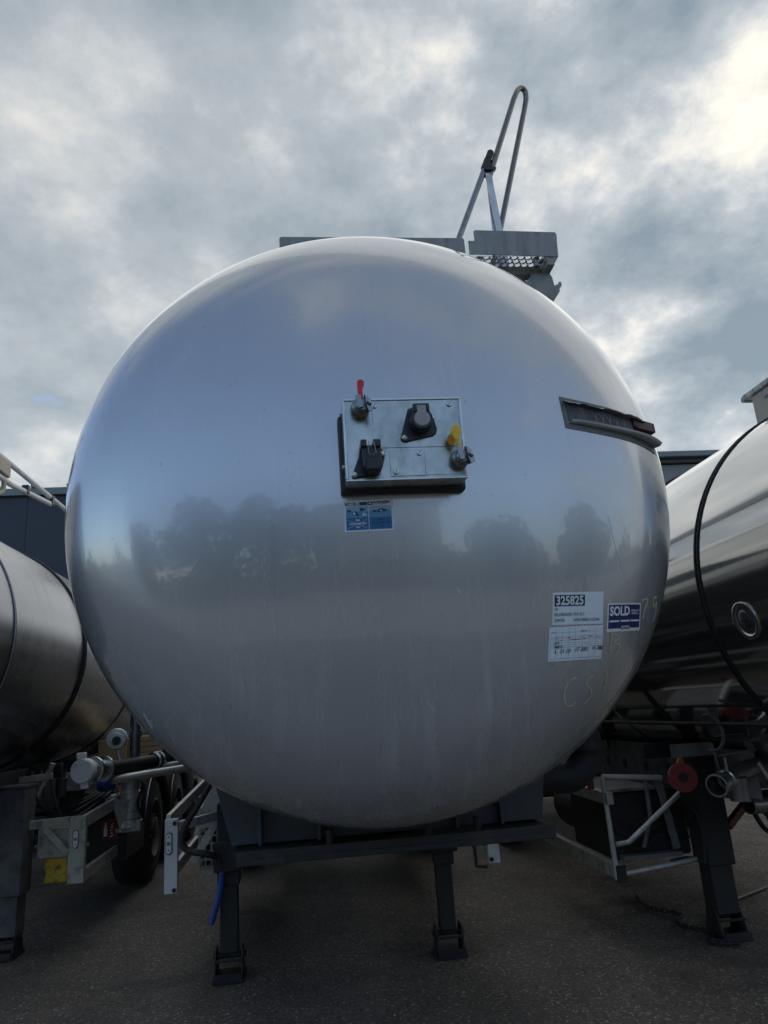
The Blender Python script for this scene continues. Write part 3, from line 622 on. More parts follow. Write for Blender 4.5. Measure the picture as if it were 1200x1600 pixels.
for i in range(9):
    u = i/8
    rows.append([dd.at(.75 + .20*u, .16, .004), dd.at(.75 + .215*u, .15 + .02*u, .010 + .030*u), dd.at(.75 + .21*u, .46 - .02*u, .010 + .026*u), dd.at(.75 + .20*u, .52, .004)])
ruled(rows, 'red_strip_end', 'lamp_red', strip, .003)

# ---------------- catwalk and folding handrail on top
# long rounded edge profile, then the raised toe plate with its perforated platform
b = MB()
def rprof(x0, x1, z0, z1, r, y, t):
    P = []
    for cx_, cz_, a0 in ((x0 + r, z0 + r, pi), (x1 - r, z0 + r, 1.5*pi), (x1 - r, z1 - r, 0), (x0 + r, z1 - r, .5*pi)):
        P += [(cx_ + r*cos(a0 + k*pi/8), y, cz_ + r*sin(a0 + k*pi/8)) for k in range(5)]
    return P
MB().prism(rprof(-.06, .850, 3.640, 3.733, .012, 3.0, 0), (0, .004, 0)).box(-.058, .848, 3.004, 3.10, 3.640, 3.644).build('walkway_edge', 'galv', main, bevel=.0015)
for k in range(6):      # tread plates seen edge-on above the walkway edge
    x = .02 + k*.135
    MB().lathe([(.030, 0), (.026, .010), (.014, .016), (0, .017)], (x, 3.06, 3.722), (0, 0, 1), 12).build('tread_stud', 'galv', main)
MB().box(-.058, .848, 3.012, 3.40, 3.716, 3.722).build('walkway_deck', 'galv', main)
MB().box(.870, .905, 3.0, 3.006, 3.640, 3.717).build('walkway_end', 'galv', main, bevel=.001)
toe = MB().prism([(.902, 3.0, 3.640), (1.322, 3.0, 3.628), (1.330, 3.0, 3.760), (1.322, 3.0, 3.771), (.910, 3.0, 3.779), (.902, 3.0, 3.772)], (0, .005, 0))
toe.box(1.318, 1.323, 3.005, 11.5, 3.63, 3.765).build('toe_plate', 'galv', main, bevel=.001)
def perforated(x0, x1, y0, y1, z, pitch, rx_, ry_, stag):
    b = MB(); nx = int((x1 - x0)/pitch); ny = max(1, int(round((y1 - y0)/pitch))); px = (x1 - x0)/nx; py = (y1 - y0)/ny; n = 12
    for j in range(ny):
        sh = (px/2 if (j % 2) and stag else 0)
        for i in range(nx - (1 if sh else 0)):
            cx_, cy_ = x0 + px*(i + .5) + sh, y0 + py*(j + .5); o_ = []; h_ = []; l_ = []
            for k in range(n):
                a = 2*pi*k/n; c_, s_ = cos(a), sin(a); m_ = max(abs(c_), abs(s_))
                o_.append((cx_ + c_/m_*px/2, cy_ + s_/m_*py/2, z)); h_.append((cx_ + c_*rx_, cy_ + s_*ry_, z + .001)); l_.append((cx_ + c_*rx_*.97, cy_ + s_*ry_*.97, z + .003))
            b.add(o_ + h_ + l_, [(k, (k + 1) % n, n + (k + 1) % n, n + k) for k in range(n)] + [(n + k, n + (k + 1) % n, 2*n + (k + 1) % n, 2*n + k) for k in range(n)])
        if sh:
            for xa in (x0, x1 - px/2): b.add([(xa, y0 + py*j, z), (xa + px/2, y0 + py*j, z), (xa + px/2, y0 + py*(j + 1), z), (xa, y0 + py*(j + 1), z)], [(0, 1, 2, 3)])
    return b
for y in (3.006, 3.166, 3.326, 3.486):
    perforated(.905, 1.262, y, y + .096, 3.634, .0325, .0142, .0138, True).build('perforated_plank', 'galv', main, smooth=50)
    MB().box(.905, 1.262, y + .098, y + .158, 3.598, 3.640).build('cross_member', 'galv', main, bevel=.002)
MB().box(1.264, 1.300, 3.006, 11.5, 3.585, 3.636).build('side_beam', 'galv', main, bevel=.002)
MB().box(1.205, 1.232, 3.10, 3.75, 3.560, 3.597).build('side_beam', 'galv', main, bevel=.002)
MB().lathe([(.013, 0), (.013, .05)], (.925, 3.03, 3.59), (0, 0, 1), 10).lathe([(.013, 0), (.013, .05)], (1.215, 3.03, 3.59), (0, 0, 1), 10).build('spacer_pin', 'galv', main)
# notched ladder bracket hanging under the platform's outer corner
poly = [(1.205, 3.575), (1.292, 3.590), (1.306, 3.560), (1.312, 3.512), (1.336, 3.524), (1.338, 3.536), (1.344, 3.530), (1.350, 3.538), (1.350, 3.512), (1.270, 3.398), (1.277, 3.436), (1.240, 3.436), (1.215, 3.475), (1.18, 3.455), (1.14, 3.50)]
MB().prism([(x, 3.075, z) for x, z in poly], (0, .008, 0)).build('ladder_bracket', 'galv', main, bevel=.001)
MB().prism([(x + .012, 3.135, z + .006) for x, z in poly], (0, .008, 0)).build('ladder_bracket', 'galv', main, bevel=.001)
MB().box(1.225, 1.300, 3.083, 3.135, 3.47, 3.478).build('bracket_web', 'galv', main)
# supports of the walkway down to the tank
for x in (-.0, .42, .80): MB().box(x - .02, x + .02, 3.06, 3.10, 3.30, 3.64).build('walkway_support', 'galv', main)
MB().bar((1.22, 3.20, 3.60), (1.02, 3.20, 3.15), .04, .04).build('walkway_support', 'galv', main)
# handrail
MB().tube([(.915, 3.30, 3.73), (.911, 3.30, 3.963), (1.052, 3.30, 4.30), (1.110, 3.30, 4.44)][1:], .0165, 12).tube([(.865, 3.30, 3.72), (.911, 3.30, 3.963)], .0165, 12).build('rail_post', 'steel_dark', main)
MB().tube([(1.098, 3.30, 4.41), (1.125, 3.30, 4.475)], .022, 12).tube([(1.126, 3.30, 4.478), (1.146, 3.30, 4.528)], .019, 12).build('rail_cap', 'rubber', main)
MB().box(1.088, 1.142, 3.275, 3.325, 4.385, 4.43).bar((1.10, 3.30, 4.36), (1.155, 3.30, 4.42), .03, .03).build('rail_clamp', 'plastic', main, bevel=.004)
lp = [(1.122, 3.30, 4.36), (1.140, 3.30, 4.41), (1.325, 3.30, 4.905)]
lp += [tuple(p) for p in smooth_path([(1.340, 3.30, 4.938), (1.362, 3.31, 4.985), (1.392, 3.32, 5.012), (1.416, 3.33, 4.995), (1.418, 3.34, 4.945)], 6)]
lp += [(1.395, 3.34, 4.86), (1.155, 3.34, 4.03), (1.075, 3.34, 3.745)]
MB().tube(lp, .0165, 14).build('rail_loop', 'rail_steel', main)
MB().bar((1.122, 3.31, 4.38), (1.120, 3.31, 3.74), .008, .036, up=(1, 0, 0)).bar((1.112, 3.29, 4.37), (1.150, 3.29, 3.74), .034, .012, up=(0, 1, 0)).build('rail_stay', 'alu', main)

# ---------------- front saddle, king pin plate, chassis
MB().prism([(-.385, 3.03, 1.30), (-.315, 3.03, 1.04), (.915, 3.03, 1.04), (.955, 3.03, 1.30)], (0, .012, 0)).build('saddle_plate', 'frame_grey', main, bevel=.002)
MB().prism([(-.385, 3.042, 1.30), (-.315, 3.042, 1.04), (-.315, 4.4, 1.04), (-.385, 4.4, 1.30)], (.012, 0, 0)).build('saddle_side', 'frame_grey', main)
MB().prism([(.955, 3.042, 1.30), (.915, 3.042, 1.04), (.915, 4.4, 1.04), (.955, 4.4, 1.30)], (-.012, 0, 0)).build('saddle_side', 'frame_grey', main)
for x in (-.205, .02, .56, .74): MB().box(x - .006, x + .006, 2.985, 3.03, 1.04, 1.28).build('saddle_rib', 'frame_grey', main)
MB().box(-.30, .915, 2.93, 4.5, 1.012, 1.028).build('kingpin_plate', 'dark_frame', main)
MB().box(-.285, .925, 2.905, 2.945, .985, 1.008).box(-.285, .925, 2.905, 2.915, 1.006, 1.036).build('front_bar', 'dark_frame', main, bevel=.003)
for x in (.06, .44, .63): MB().lathe([(.016, 0), (.016, .05), (0, .052)], (x, 2.955, 1.03), (0, 0, 1), 8).build('bolt', 'dark_frame', main)
MB().lathe([(.05, 0), (.05, -.10), (.036, -.10), (.036, -.14), (.05, -.14), (.05, -.17), (0, -.17)], (.30, 3.9, 1.01), (0, 0, 1), 24).build('king_pin', 'steel_dark', main)
for x in (-.20, .79): MB().box(x - .05, x + .05, 4.4, 12.0, .86, 1.14).build('chassis_beam', 'dark_frame', main, bevel=.005)
for y in (4.6, 6.2, 7.8): MB().box(-.149, .739, y - .05, y + .05, .88, 1.09).build('chassis_cross_beam', 'dark_frame', main)
MB().box(-.60, .93, 4.98, 5.12, .84, .96).build('leg_cross_beam', 'dark_frame', main)
MB().tube([(-.55, 5.05, .66), (.83, 5.05, .63)], .022, 10).build('leg_drive_shaft', 'dark_frame', main)

def landing_leg(x, y, ztop, w, m, parent, tilt=0.0, split=.52):
    leg = MB().box(x - w/2, x + w/2, y - w/2, y + w/2, split, ztop).build('landing_leg', m, parent, bevel=.008)
    MB().box(x - w*.40 + tilt, x + w*.40 + tilt, y - w*.40, y + w*.40, .14, split + .02).build('inner_tube', m, leg, bevel=.006)
    f = MB()
    f.box(x - .095 + tilt, x + .095 + tilt, y - .13, y + .10, .004, .022)
    f.prism([(x - .085 + tilt, y - .12, .022), (x - .085 + tilt, y + .09, .022), (x - .085 + tilt, y + .05, .17), (x - .085 + tilt, y - .06, .17)], (.010, 0, 0))
    f.prism([(x + .075 + tilt, y - .12, .022), (x + .075 + tilt, y + .09, .022), (x + .075 + tilt, y + .05, .17), (x + .075 + tilt, y - .06, .17)], (.010, 0, 0))
    f.cyl((x - .10 + tilt, y, .12), (x + .10 + tilt, y, .12), .018, 12)
    f.bar((x - .085 + tilt, y - .135, .030), (x + .085 + tilt, y - .135, .030), .012, .05)
    f.bar((x - .085 + tilt, y - .10, .115), (x + .085 + tilt, y - .10, .115), .012, .016)
    f.build('leg_foot', 'dark_frame', leg, bevel=.003)
    return leg
landing_leg(-.540, 5.05, 1.0, .135, 'leg_grey', main)
landing_leg(.828, 5.05, 1.0, .125, 'leg_grey', main, tilt=-.006)
MB().prism([(-.47, 5.04, .86), (-.30, 5.04, .86), (-.33, 5.04, .78), (-.40, 5.04, .70), (-.47, 5.04, .74)], (0, .02, 0)).prism([(.70, 5.04, .86), (.76, 5.04, .86), (.76, 5.04, .70), (.71, 5.04, .72)], (0, .02, 0)).build('leg_gusset', 'leg_grey', main)

MB().box(-.45, 1.0, 7.2, 8.0, .30, .84).build('shade_box', 'dark_frame', main, bevel=.02)  # added dark box, only there to deepen the shade under the tank
MB().lathe([(0, 0), (.15, .01), (.17, .04), (.17, 1.0), (.15, 1.03), (0, 1.04)], (-.62, 6.1, .62), (0, 1, 0), 24).build('air_tank', 'dark_frame', main, smooth=35)  # unseen air tank, added to darken the space under the trailer
MB().lathe([(0, 0), (.15, .01), (.17, .04), (.17, 1.0), (.15, 1.03), (0, 1.04)], (1.02, 6.9, .62), (0, 1, 0), 24).build('air_tank', 'dark_frame', main, smooth=35)  # second added air tank, darkens the other side of the underbody
MB().tube(smooth_path([(-.2, 4.9, .98), (-.12, 5.0, .80), (.1, 5.2, .72), (.35, 5.3, .78), (.6, 5.2, .95)]), .016, 8).build('air_hose', 'rubber', main)
for x, sd_ in ((-.540, -1), (.828, 1)):     # gearboxes of the landing legs and the crank
    MB().box(x - .085, x + .085, 4.94, 4.985, .60, .78).build('leg_gearbox', 'dark_frame', main, bevel=.012)
    for dx in (-.055, .055):
        for z in (.63, .75): MB().lathe([(.012, 0), (.012, .010), (0, .012)], (x + dx, 4.942, z), (0, -1, 0), 6).build('bolt', 'leg_grey', main, smooth=0)
MB().tube([(.90, 5.03, .69), (1.02, 5.03, .69), (1.03, 4.98, .60), (1.03, 4.97, .50), (1.10, 4.97, .49)], .012, 8).build('crank_handle', 'leg_grey', main)

# wheels
def wheel(x, y, side, parent, r=.505, w=.36):
    t = MB().lathe([(r*.57, 0), (r*.66, .012), (r*.86, .016), (r*.955, .035), (r, .07), (r, w - .07), (r*.955, w - .035), (r*.86, w - .016), (r*.66, w - .012), (r*.57, w)], (x, y, r), (-side, 0, 0), 56)
    for k in range(4):
        zz = .105 + k*(w - .21)/3
    wh = t.build('wheel', 'tyre', parent, smooth=35)
    rm = MB().lathe([(r*.57, .006), (r*.53, .002), (r*.50, .06), (r*.42, .10), (r*.36, .09), (r*.30, .06), (r*.20, .05), (r*.19, .0), (r*.12, -.01), (0, -.01)], (x, y, r), (-side, 0, 0), 48).build('rim', 'rim', wh, smooth=30)
    nb = MB()
    for k in range(10):
        a = 2*pi*k/10; nb.cyl((x - side*.052, y + r*.245*cos(a), r + r*.245*sin(a)), (x - side*.02, y + r*.245*cos(a), r + r*.245*sin(a)), .014, 6)
    nb.build('wheel_nuts', 'steel_dark', wh, smooth=0)
    return wh
def axle_set(xc, ys, hw, parent):
    w0 = wheel(xc - hw, ys[0], -1, parent); w1 = wheel(xc + hw, ys[0], 1, parent)
    for y in ys[1:]:
        part_copy(w0, parent, (0, y - ys[0], 0)); part_copy(w1, parent, (0, y - ys[0], 0))
    for y in ys: MB().tube([(xc - hw + .1, y, .50), (xc + hw - .1, y, .50)], .07, 14).build('axle', 'dark_frame', parent)
axle_set(XC, (8.6, 9.95, 11.3), 1.16, main)

# left side guard of the main trailer
mg = MB()
post = MB().box(-.929, -.850, 4.985, 5.035, .503, .930).build('guard_post', 'white_paint', main, bevel=.003)
for z in (.905, .522): MB().lathe([(.013, 0), (.013, .008), (0, .010)], (-.868, 4.985, z), (0, -1, 0), 10).build('bolt', 'plastic', post)
def marker(x, y, z, parent):
    P = [(x + .017*cos(t), z + .042*(1 if sin(t) > 0 else -1) + .017*sin(t)) for t in [2*pi*k/24 for k in range(24)]]
    a = MB().prism([(p[0], y - .010, p[1]) for p in P], (0, .009, 0)).build('marker_lamp', 'white_reflector', parent, bevel=.002)
    Q = [(x + 1.25*(p[0] - x), z + 1.09*(p[1] - z)) for p in P]
    MB().prism([(p[0], y - .006, p[1]) for p in Q], (0, .0055, 0)).build('lamp_rim', 'plastic', a)
    d_ = MB()
    for dz in (-.038, .038): d_.lathe([(.005, 0), (.005, .002), (0, .0022)], (x, y - .0102, z + dz), (0, -1, 0), 8)
    d_.box(x - .010, x + .010, y - .0125, y - .0102, z - .010, z + .010)
    d_.build('lamp_screw', 'ink_grey', a, smooth=0)
    return a
marker(-.902, 4.985, .79, post)
MB().bar((-.915, 5.035, .915), (-.905, 6.9, 1.02), .03, .075).build('guard_rail', 'alu', main, bevel=.003)
MB().bar((-.915, 5.035, .58), (-.905, 6.2, .62), .03, .075).build('guard_rail', 'alu', main, bevel=.003)
MB().bar((-.850, 5.05, .880), (-.60, 5.25, .905), .03, .055).build('guard_cross_arm', 'alu', main, bevel=.003)
MB().bar((-.80, 5.30, .62), (-.62, 5.30, .90), .03, .05).build('guard_brace', 'alu', main, bevel=.003)
MB().prism([(-.76, 5.28, .92), (-.66, 5.28, 1.10), (-.62, 5.28, 1.16), (-.585, 5.28, 1.16), (-.585, 5.28, .92)], (0, .03, 0)).build('guard_bracket', 'alu_dirty', main, bevel=.002)
bx = MB().box(-.795, -.50, 5.45, 6.05, .80, .935).build('equipment_box', 'alu_dirty', main, bevel=.004)
crate = MB()
x0, x1, y0, y1, z0, z1 = -.785, -.50, 5.46, 6.0, .56, .79
for k in range(8):
    x = x0 + (x1 - x0)*k/7; crate.box(x - .006, x + .006, y0, y0 + .012, z0, z1)
for k in range(7):
    y = y0 + (y1 - y0)*k/6; crate.box(x0 - .006, x0 + .006, y + .002, y + .014, z0, z1)
for z in (.60, .65, .70, .75): crate.box(x0 - .008, x1, y0 - .004, y0 + .008, z - .006, z + .006); crate.box(x0 - .010, x0 + .004, y0 + .012, y1, z - .006, z + .006)
cr = crate.build('spare_basket', 'alu_dirty', main, kind=None, smooth=0)
MB().box(x0, x1, y0 + .02, y1, z0 - .05, z0).build('basket_floor', 'alu_dirty', cr)
MB().box(x0 + .02, x1 - .02, y0 + .03, y1 - .02, z0, z1 - .02).build('basket_load', 'dark_frame', cr)
MB().tube(smooth_path([(-.64, 4.9, 1.12), (-.70, 4.85, 1.02), (-.78, 4.85, .90), (-.80, 4.87, .80), (-.76, 4.87, .755), (-.66, 4.87, .73), (-.60, 4.93, .69), (-.575, 4.96, .60)]), .020, 10).build('air_hose', 'hose', main)
# right side guard of the main trailer
post = MB().box(1.117, 1.194, 4.985, 5.03, .503, .93).build('guard_post', 'white_paint', main, bevel=.003)
MB().lathe([(.014, 0), (.014, .008), (0, .010)], (1.135, 4.985, .528), (0, -1, 0), 10).build('bolt', 'plastic', post)
MB().bar((1.16, 5.03, .90), (1.16, 7.0, .95), .03, .07).build('guard_rail', 'alu', main, bevel=.003)
MB().bar((1.16, 5.03, .60), (1.16, 7.0, .63), .03, .07).build('guard_rail', 'alu', main, bevel=.003)
MB().bar((1.117, 5.01, .88), (.85, 5.01, .90), .03, .05).build('guard_cross_arm', 'alu', main, bevel=.003)
MB().box(.905, 1.07, 5.4, 5.8, .60, .655).build('equipment_tray', 'alu_dirty', main, bevel=.004)
# elbow pipe hanging beside the dome, right
MB().tube(smooth_path([(1.17, 3.62, 1.78), (1.26, 3.60, 1.52), (1.34, 3.60, 1.33), (1.35, 3.61, 1.22), (1.27, 3.62, 1.135), (1.15, 3.64, 1.13), (1.0, 3.66, 1.14)]), .075, 18).build('discharge_pipe', 'dark_frame', main)
MB().lathe([(.10, -.02), (.10, .02)], (1.352, 3.605, 1.27), (0, 0, 1), 20).build('pipe_flange', 'dark_frame', main)
MB().tube([(1.05, 3.5, 1.24), (1.24, 3.5, 1.255)], .012, 8).build('pipe_stay', 'leg_grey', main)

strap = MB().tube(smooth_path([(-.575, 4.95, .61), (-.583, 4.95, .52), (-.605, 4.95, .43), (-.640, 4.95, .325)]), [.018]*24 + [.024], 10).build('blue_strap', 'blue', base=(-.61, 4.95, .32))
tag(strap, 'blue hose end hanging down beside the left landing leg of the silver trailer', 'hose')

# ------------------------------------------------------------------ left trailer
LX, LZ, LR = -2.85, 2.16, .952
left = tag(empty('tank_trailer', (LX, 7.0, 0)), 'dull grey brushed steel tank trailer with white capped pipe in front of the navy wall', 'trailer', TR_GROUP)
build_tank('tank_shell', LX, LZ, LR, 2.6, .30, 3.35, 12.6, 'dull_tank', left)
def ring(xc, zc, r, y, t, name, m, parent):
    P = [(xc + r*cos(2*pi*k/96), y, zc + r*sin(2*pi*k/96)) for k in range(96)]
    return MB().tube(P, t, 8, closed=True).build(name, m, parent)
ring(LX, LZ, LR + .006, 6.46, .014, 'seam_band', 'rubber', left); ring(LX, LZ, LR + .004, 6.50, .010, 'seam_band', 'rubber', left)
ring(LX, LZ, LR + .004, 4.95, .008, 'weld_bead', 'dull_tank', left); ring(LX, LZ, LR + .004, 8.3, .008, 'weld_bead', 'dull_tank', left)
for x in (-3.35, -2.35): MB().box(x - .05, x + .05, 5.0, 12.4, .86, 1.24).build('chassis_beam', 'dark_frame', left, bevel=.005)
for y in (6.0, 8.0, 10.0): MB().box(-3.29, -2.41, y - .05, y + .05, .9, 1.2).build('chassis_cross_beam', 'dark_frame', left)
landing_leg(-2.20, 5.98, 1.13, .215, 'leg_light', left, split=.40); landing_leg(-3.50, 5.98, 1.13, .215, 'leg_light', left, split=.40)
MB().box(-2.295, -2.085, 5.855, 6.10, 1.13, 1.145).build('leg_top_plate', 'leg_light', left)
MB().prism([(-2.42, 6.3, 1.14), (-2.38, 6.3, 1.14), (-2.25, 6.3, 1.38), (-2.27, 6.3, 1.40)], (0, .03, 0)).build('brace_plate', 'dark_frame', left)
MB().bar((-2.45, 6.3, 1.15), (-2.05, 6.3, 1.175), .03, .05).build('cross_tube', 'alu_dirty', left, bevel=.004)
MB().tube([(-2.06, 6.32, 1.27), (-2.245, 6.32, .84), (-2.30, 6.32, .70)], .024, 12).build('stay_tube', 'alu_dirty', left)
MB().prism([(-2.07, 6.5, 1.12), (-1.86, 6.5, 1.12), (-1.86, 6.5, .98), (-1.93, 6.5, .90), (-2.05, 6.5, .90)], (0, .02, 0)).lathe([(.028, 0), (.028, .004), (0, .004)], (-1.97, 6.5, 1.00), (0, -1, 0), 16).build('chassis_bracket', 'leg_grey', left, bevel=.002)
# side guard
post = MB().box(-1.808, -1.690, 5.98, 6.03, .432, .892).build('guard_post', 'alu_dirty', left, bevel=.003)
for x, z in ((-1.79, .872), (-1.70, .84), (-1.70, .52), (-1.79, .45)): MB().lathe([(.009, 0), (.009, .006), (0, .007)], (x, 5.98, z), (0, -1, 0), 8).build('bolt', 'screw', post)
marker(-1.757, 5.98, .735, post)
MB().bar((-2.15, 6.0, .852), (-1.81, 6.0, .862), .04, .062).build('guard_cross_arm', 'alu_dirty', left, bevel=.003)
MB().bar((-1.985, 5.995, .82), (-1.81, 5.995, .64), .03, .045).build('guard_brace', 'alu_dirty', left, bevel=.003)
MB().box(-2.045, -1.815, 6.03, 6.32, .612, .815).build('chock_holder', 'alu_dirty', left, bevel=.004)
MB().bar((-1.715, 6.03, .850), (-1.715, 7.06, .885), .035, .09).build('guard_rail', 'alu', left, bevel=.004)
MB().bar((-1.715, 6.03, .475), (-1.715, 8.05, .50), .035, .085).build('guard_rail', 'alu', left, bevel=.004)
MB().box(-1.735, -1.695, 7.93, 7.98, .46, .86).build('guard_post', 'alu', left, bevel=.003)
MB().prism([(-1.72, 6.80, .92), (-1.55, 6.90, .90), (-1.66, 6.86, .68)], (.004, .012, 0)).build('guard_bracket', 'alu', left, bevel=.001)
chock = MB().prism([(-2.0, 6.06, .432), (-1.83, 6.06, .432), (-1.83, 6.06, .612), (-2.0, 6.06, .612)], (0, .24, 0)).build('wheel_chock', 'chock', base=(-1.915, 6.18, .432), bevel=.012)
tag(chock, 'worn yellow wheel chock held under the grey guard of the left trailer', 'wheel chock')
bx = MB().box(-2.10, -1.635, 7.0, 7.75, .40, .97).build('storage_box', 'dark_frame', left, bevel=.006)
sg = MB().box(-1.845, -1.70, 6.9965, 6.9995, .575, .745).build('extinguisher_sign', 'rust_red', bx, smooth=0)
b = MB(); b.box(-1.822, -1.795, 6.994, 6.9965, .605, .675).box(-1.819, -1.798, 6.994, 6.9965, .68, .69).box(-1.814, -1.803, 6.994, 6.9965, .69, .715)
for k in range(5): b.bar((-1.768 + .006*sin(k*2), 6.995, .60 + k*.024), (-1.742 - .006*sin(k), 6.995, .612 + k*.024), .003, .007)
b.build('sign_print', 'sticker_white', bx, smooth=0)
# pipes and fittings beside the left tank
A = V((-1.745, 6.02, 1.207)); B_ = V((-1.635, 6.6, 1.192)); C_ = V((-1.40, 7.2, 1.195)); ax = (B_ - A).normalized()
MB().lathe([(0, -.012), (.085, -.012), (.094, 0), (.094, .055), (.088, .06)], A, ax, 32).build('pipe_cap', 'white_paint', left, smooth=35, label='white cap on the discharge pipe')
MB().box(A.x - .045, A.x + .02, A.y - .005, A.y + .05, A.z + .085, A.z + .135).build('cap_lug', 'white_paint', left, bevel=.006)
MB().box(A.x - .01, A.x + .05, A.y, A.y + .05, A.z - .13, A.z - .085).build('cap_lug', 'white_paint', left, bevel=.006)
MB().tube(arc((A.x - .105, A.y, A.z - .02), .014, 0, 2*pi, 14, (1, 0, 0), (0, 0, 1)), .004, 6).build('cap_ring', 'chrome', left)
MB().lathe([(.078, .06), (.078, .13), (.105, .135), (.105, .165), (.075, .17), (.075, .32), (.10, .325), (.10, .35), (.06, .355)], A, ax, 32).build('pipe_neck', 'stainless', left, smooth=30)
MB().tube([A + ax*.35, B_, C_, V((-1.15, 7.55, 1.20))], .058, 16).build('pipe_hose', 'rubber', left)
MB().lathe([(.07, 0), (.082, .01), (.082, .06), (.07, .07), (.082, .08), (.082, .11), (.06, .12)], (-1.44, 7.12, 1.195), (C_ - B_), 24).build('hose_coupling', 'stainless', left, smooth=30)
MB().tube([(-1.30, 7.35, 1.17), (-1.34, 7.3, 1.30), (-1.36, 7.3, 1.37)], .050, 14).lathe([(.06, 0), (.06, .03), (0, .03)], (-1.36, 7.3, 1.365), (0, 0, 1), 16).build('vent_elbow', 'dark_frame', left)
MB().tube([(-1.66, 6.55, 1.095), (-1.12, 7.05, 1.118)], .034, 16).build('drain_tube', 'alu', left)
MB().tube([(-1.52, 7.05, 1.135), (-1.17, 7.35, 1.150)], .030, 16).build('drain_tube', 'alu', left)
MB().tube([(-1.577, 7.0, 1.05), (-1.577, 7.0, 1.66)], .046, 16).lathe([(.06, 0), (.06, .05)], (-1.577, 7.0, 1.42), (0, 0, 1), 18).build('riser_pipe', 'steel_dark', left)
gd = MB().lathe([(0, -.02), (.05, -.02), (.055, -.012), (.085, -.01), (.092, 0), (.092, .05), (0, .055)], (-1.73, 6.95, 1.415), (-.1, 1, 0), 28).build('pressure_gauge', 'alu', left, smooth=30)
MB().lathe([(0, -.024), (.038, -.024), (.038, -.019)], (-1.725, 6.95, 1.40), (-.1, 1, 0), 20).build('gauge_dial', 'leg_grey', gd)
MB().tube([(-1.72, 6.97, 1.34), (-1.70, 6.97, 1.22)], .018, 10).build('gauge_stem', 'alu', gd)
vb = MB().lathe([(.075, 0), (.088, .01), (.088, .24), (.094, .245), (.094, .30), (.080, .31), (.080, .40), (.06, .42)], (-1.60, 6.97, .66), (0, 0, 1), 28).build('filter_housing', 'alu', left, smooth=30)
ring_ = MB()
for z in (.74, .80, .91): ring_.lathe([(.0905, -.002), (.0905, .002)], (-1.60, 6.97, z), (0, 0, 1), 28)
ring_.build('housing_band', 'plastic', vb)
MB().box(-1.70, -1.51, 6.90, 7.0, .635, .675).box(-1.55, -1.49, 6.88, 6.96, .64, .73).build('housing_clamp', 'stainless', vb, bevel=.003)
MB().cyl((-1.78, 6.92, .925), (-1.67, 6.95, .945), .022, 14).cyl((-1.80, 6.915, .92), (-1.775, 6.92, .925), .030, 14).build('drain_cock', 'stainless', vb)
MB().tube([(-1.70, 6.9, .955), (-1.695, 6.9, 1.02)], .014, 10).build('orange_sleeve', 'orange', vb)
MB().lathe([(.05, 0), (.07, .03), (.07, .12), (.05, .15), (0, .15)], (-1.83, 6.75, 1.06), (1, .3, 0), 18).build('valve_actuator', 'blue', left, smooth=35)
tb = MB().box(-2.17, -1.88, 8.0, 8.6, 1.20, 1.40).build('hose_box', 'tan', left, bevel=.006)
tb2 = MB()
for k in range(4): MB().box(-1.875, -1.45, 8.02, 8.5, 1.195 + k*.055, 1.245 + k*.055).build('box_slat', 'tan', tb, bevel=.004)
axle_set(LX, (8.18, 9.5, 10.85), 1.235, left)
for y in (8.18, 9.5):
    MB().tube([(-1.60, y + .60*cos(a), .50 + .60*sin(a)) for a in [radians(20 + 145*k/24) for k in range(25)]], .010, 6).build('mudguard_trim', 'chrome', left)
    P = [(-1.61, y + .59*cos(a), .50 + .59*sin(a)) for a in [radians(20 + 145*k/24) for k in range(25)]]
    mgd = MB(); n = len(P); mgd.add(P + [(p[0] - .42, p[1], p[2]) for p in P], [(k, k + 1, n + k + 1, n + k) for k in range(n - 1)])
    o = mgd.build('mudguard', 'dark_frame', left, smooth=60); sm = o.modifiers.new('sheet', 'SOLIDIFY'); sm.thickness = .006
# top rails of the left trailer
MB().tube([(-2.5, 4.2, 3.765), (-2.5, 7.70, 3.783), (-2.5, 10.5, 3.79)][:2], .024, 12).build('top_rail', 'white_paint', left)
MB().tube([(-2.5, 5.3, 3.585), (-2.5, 6.2, 3.60), (-2.5, 7.20, 3.715)], .024, 12).build('top_rail', 'white_paint', left)
MB().box(-2.53, -2.47, 7.16, 7.22, 3.70, 3.80).build('rail_clamp', 'plastic', left, bevel=.004)
MB().box(-2.53, -2.47, 6.52, 6.57, 3.625, 3.70).build('rail_clamp', 'plastic', left, bevel=.004)
MB().box(-2.95, -2.46, 5.0, 6.10, 3.62, 3.75).build('manhole_cover_box', 'cream', left, bevel=.01)
MB().tube(smooth_path([(-2.5, 6.06, 3.62), (-2.5, 6.06, 3.50), (-2.52, 5.95, 3.40), (-2.55, 5.9, 3.10)]), .020, 10).build('rail_support', 'cream', left)
MB().tube([(-2.5, 4.3, 3.76), (-2.52, 4.3, 3.0)], .022, 10).build('rail_support', 'white_paint', left)

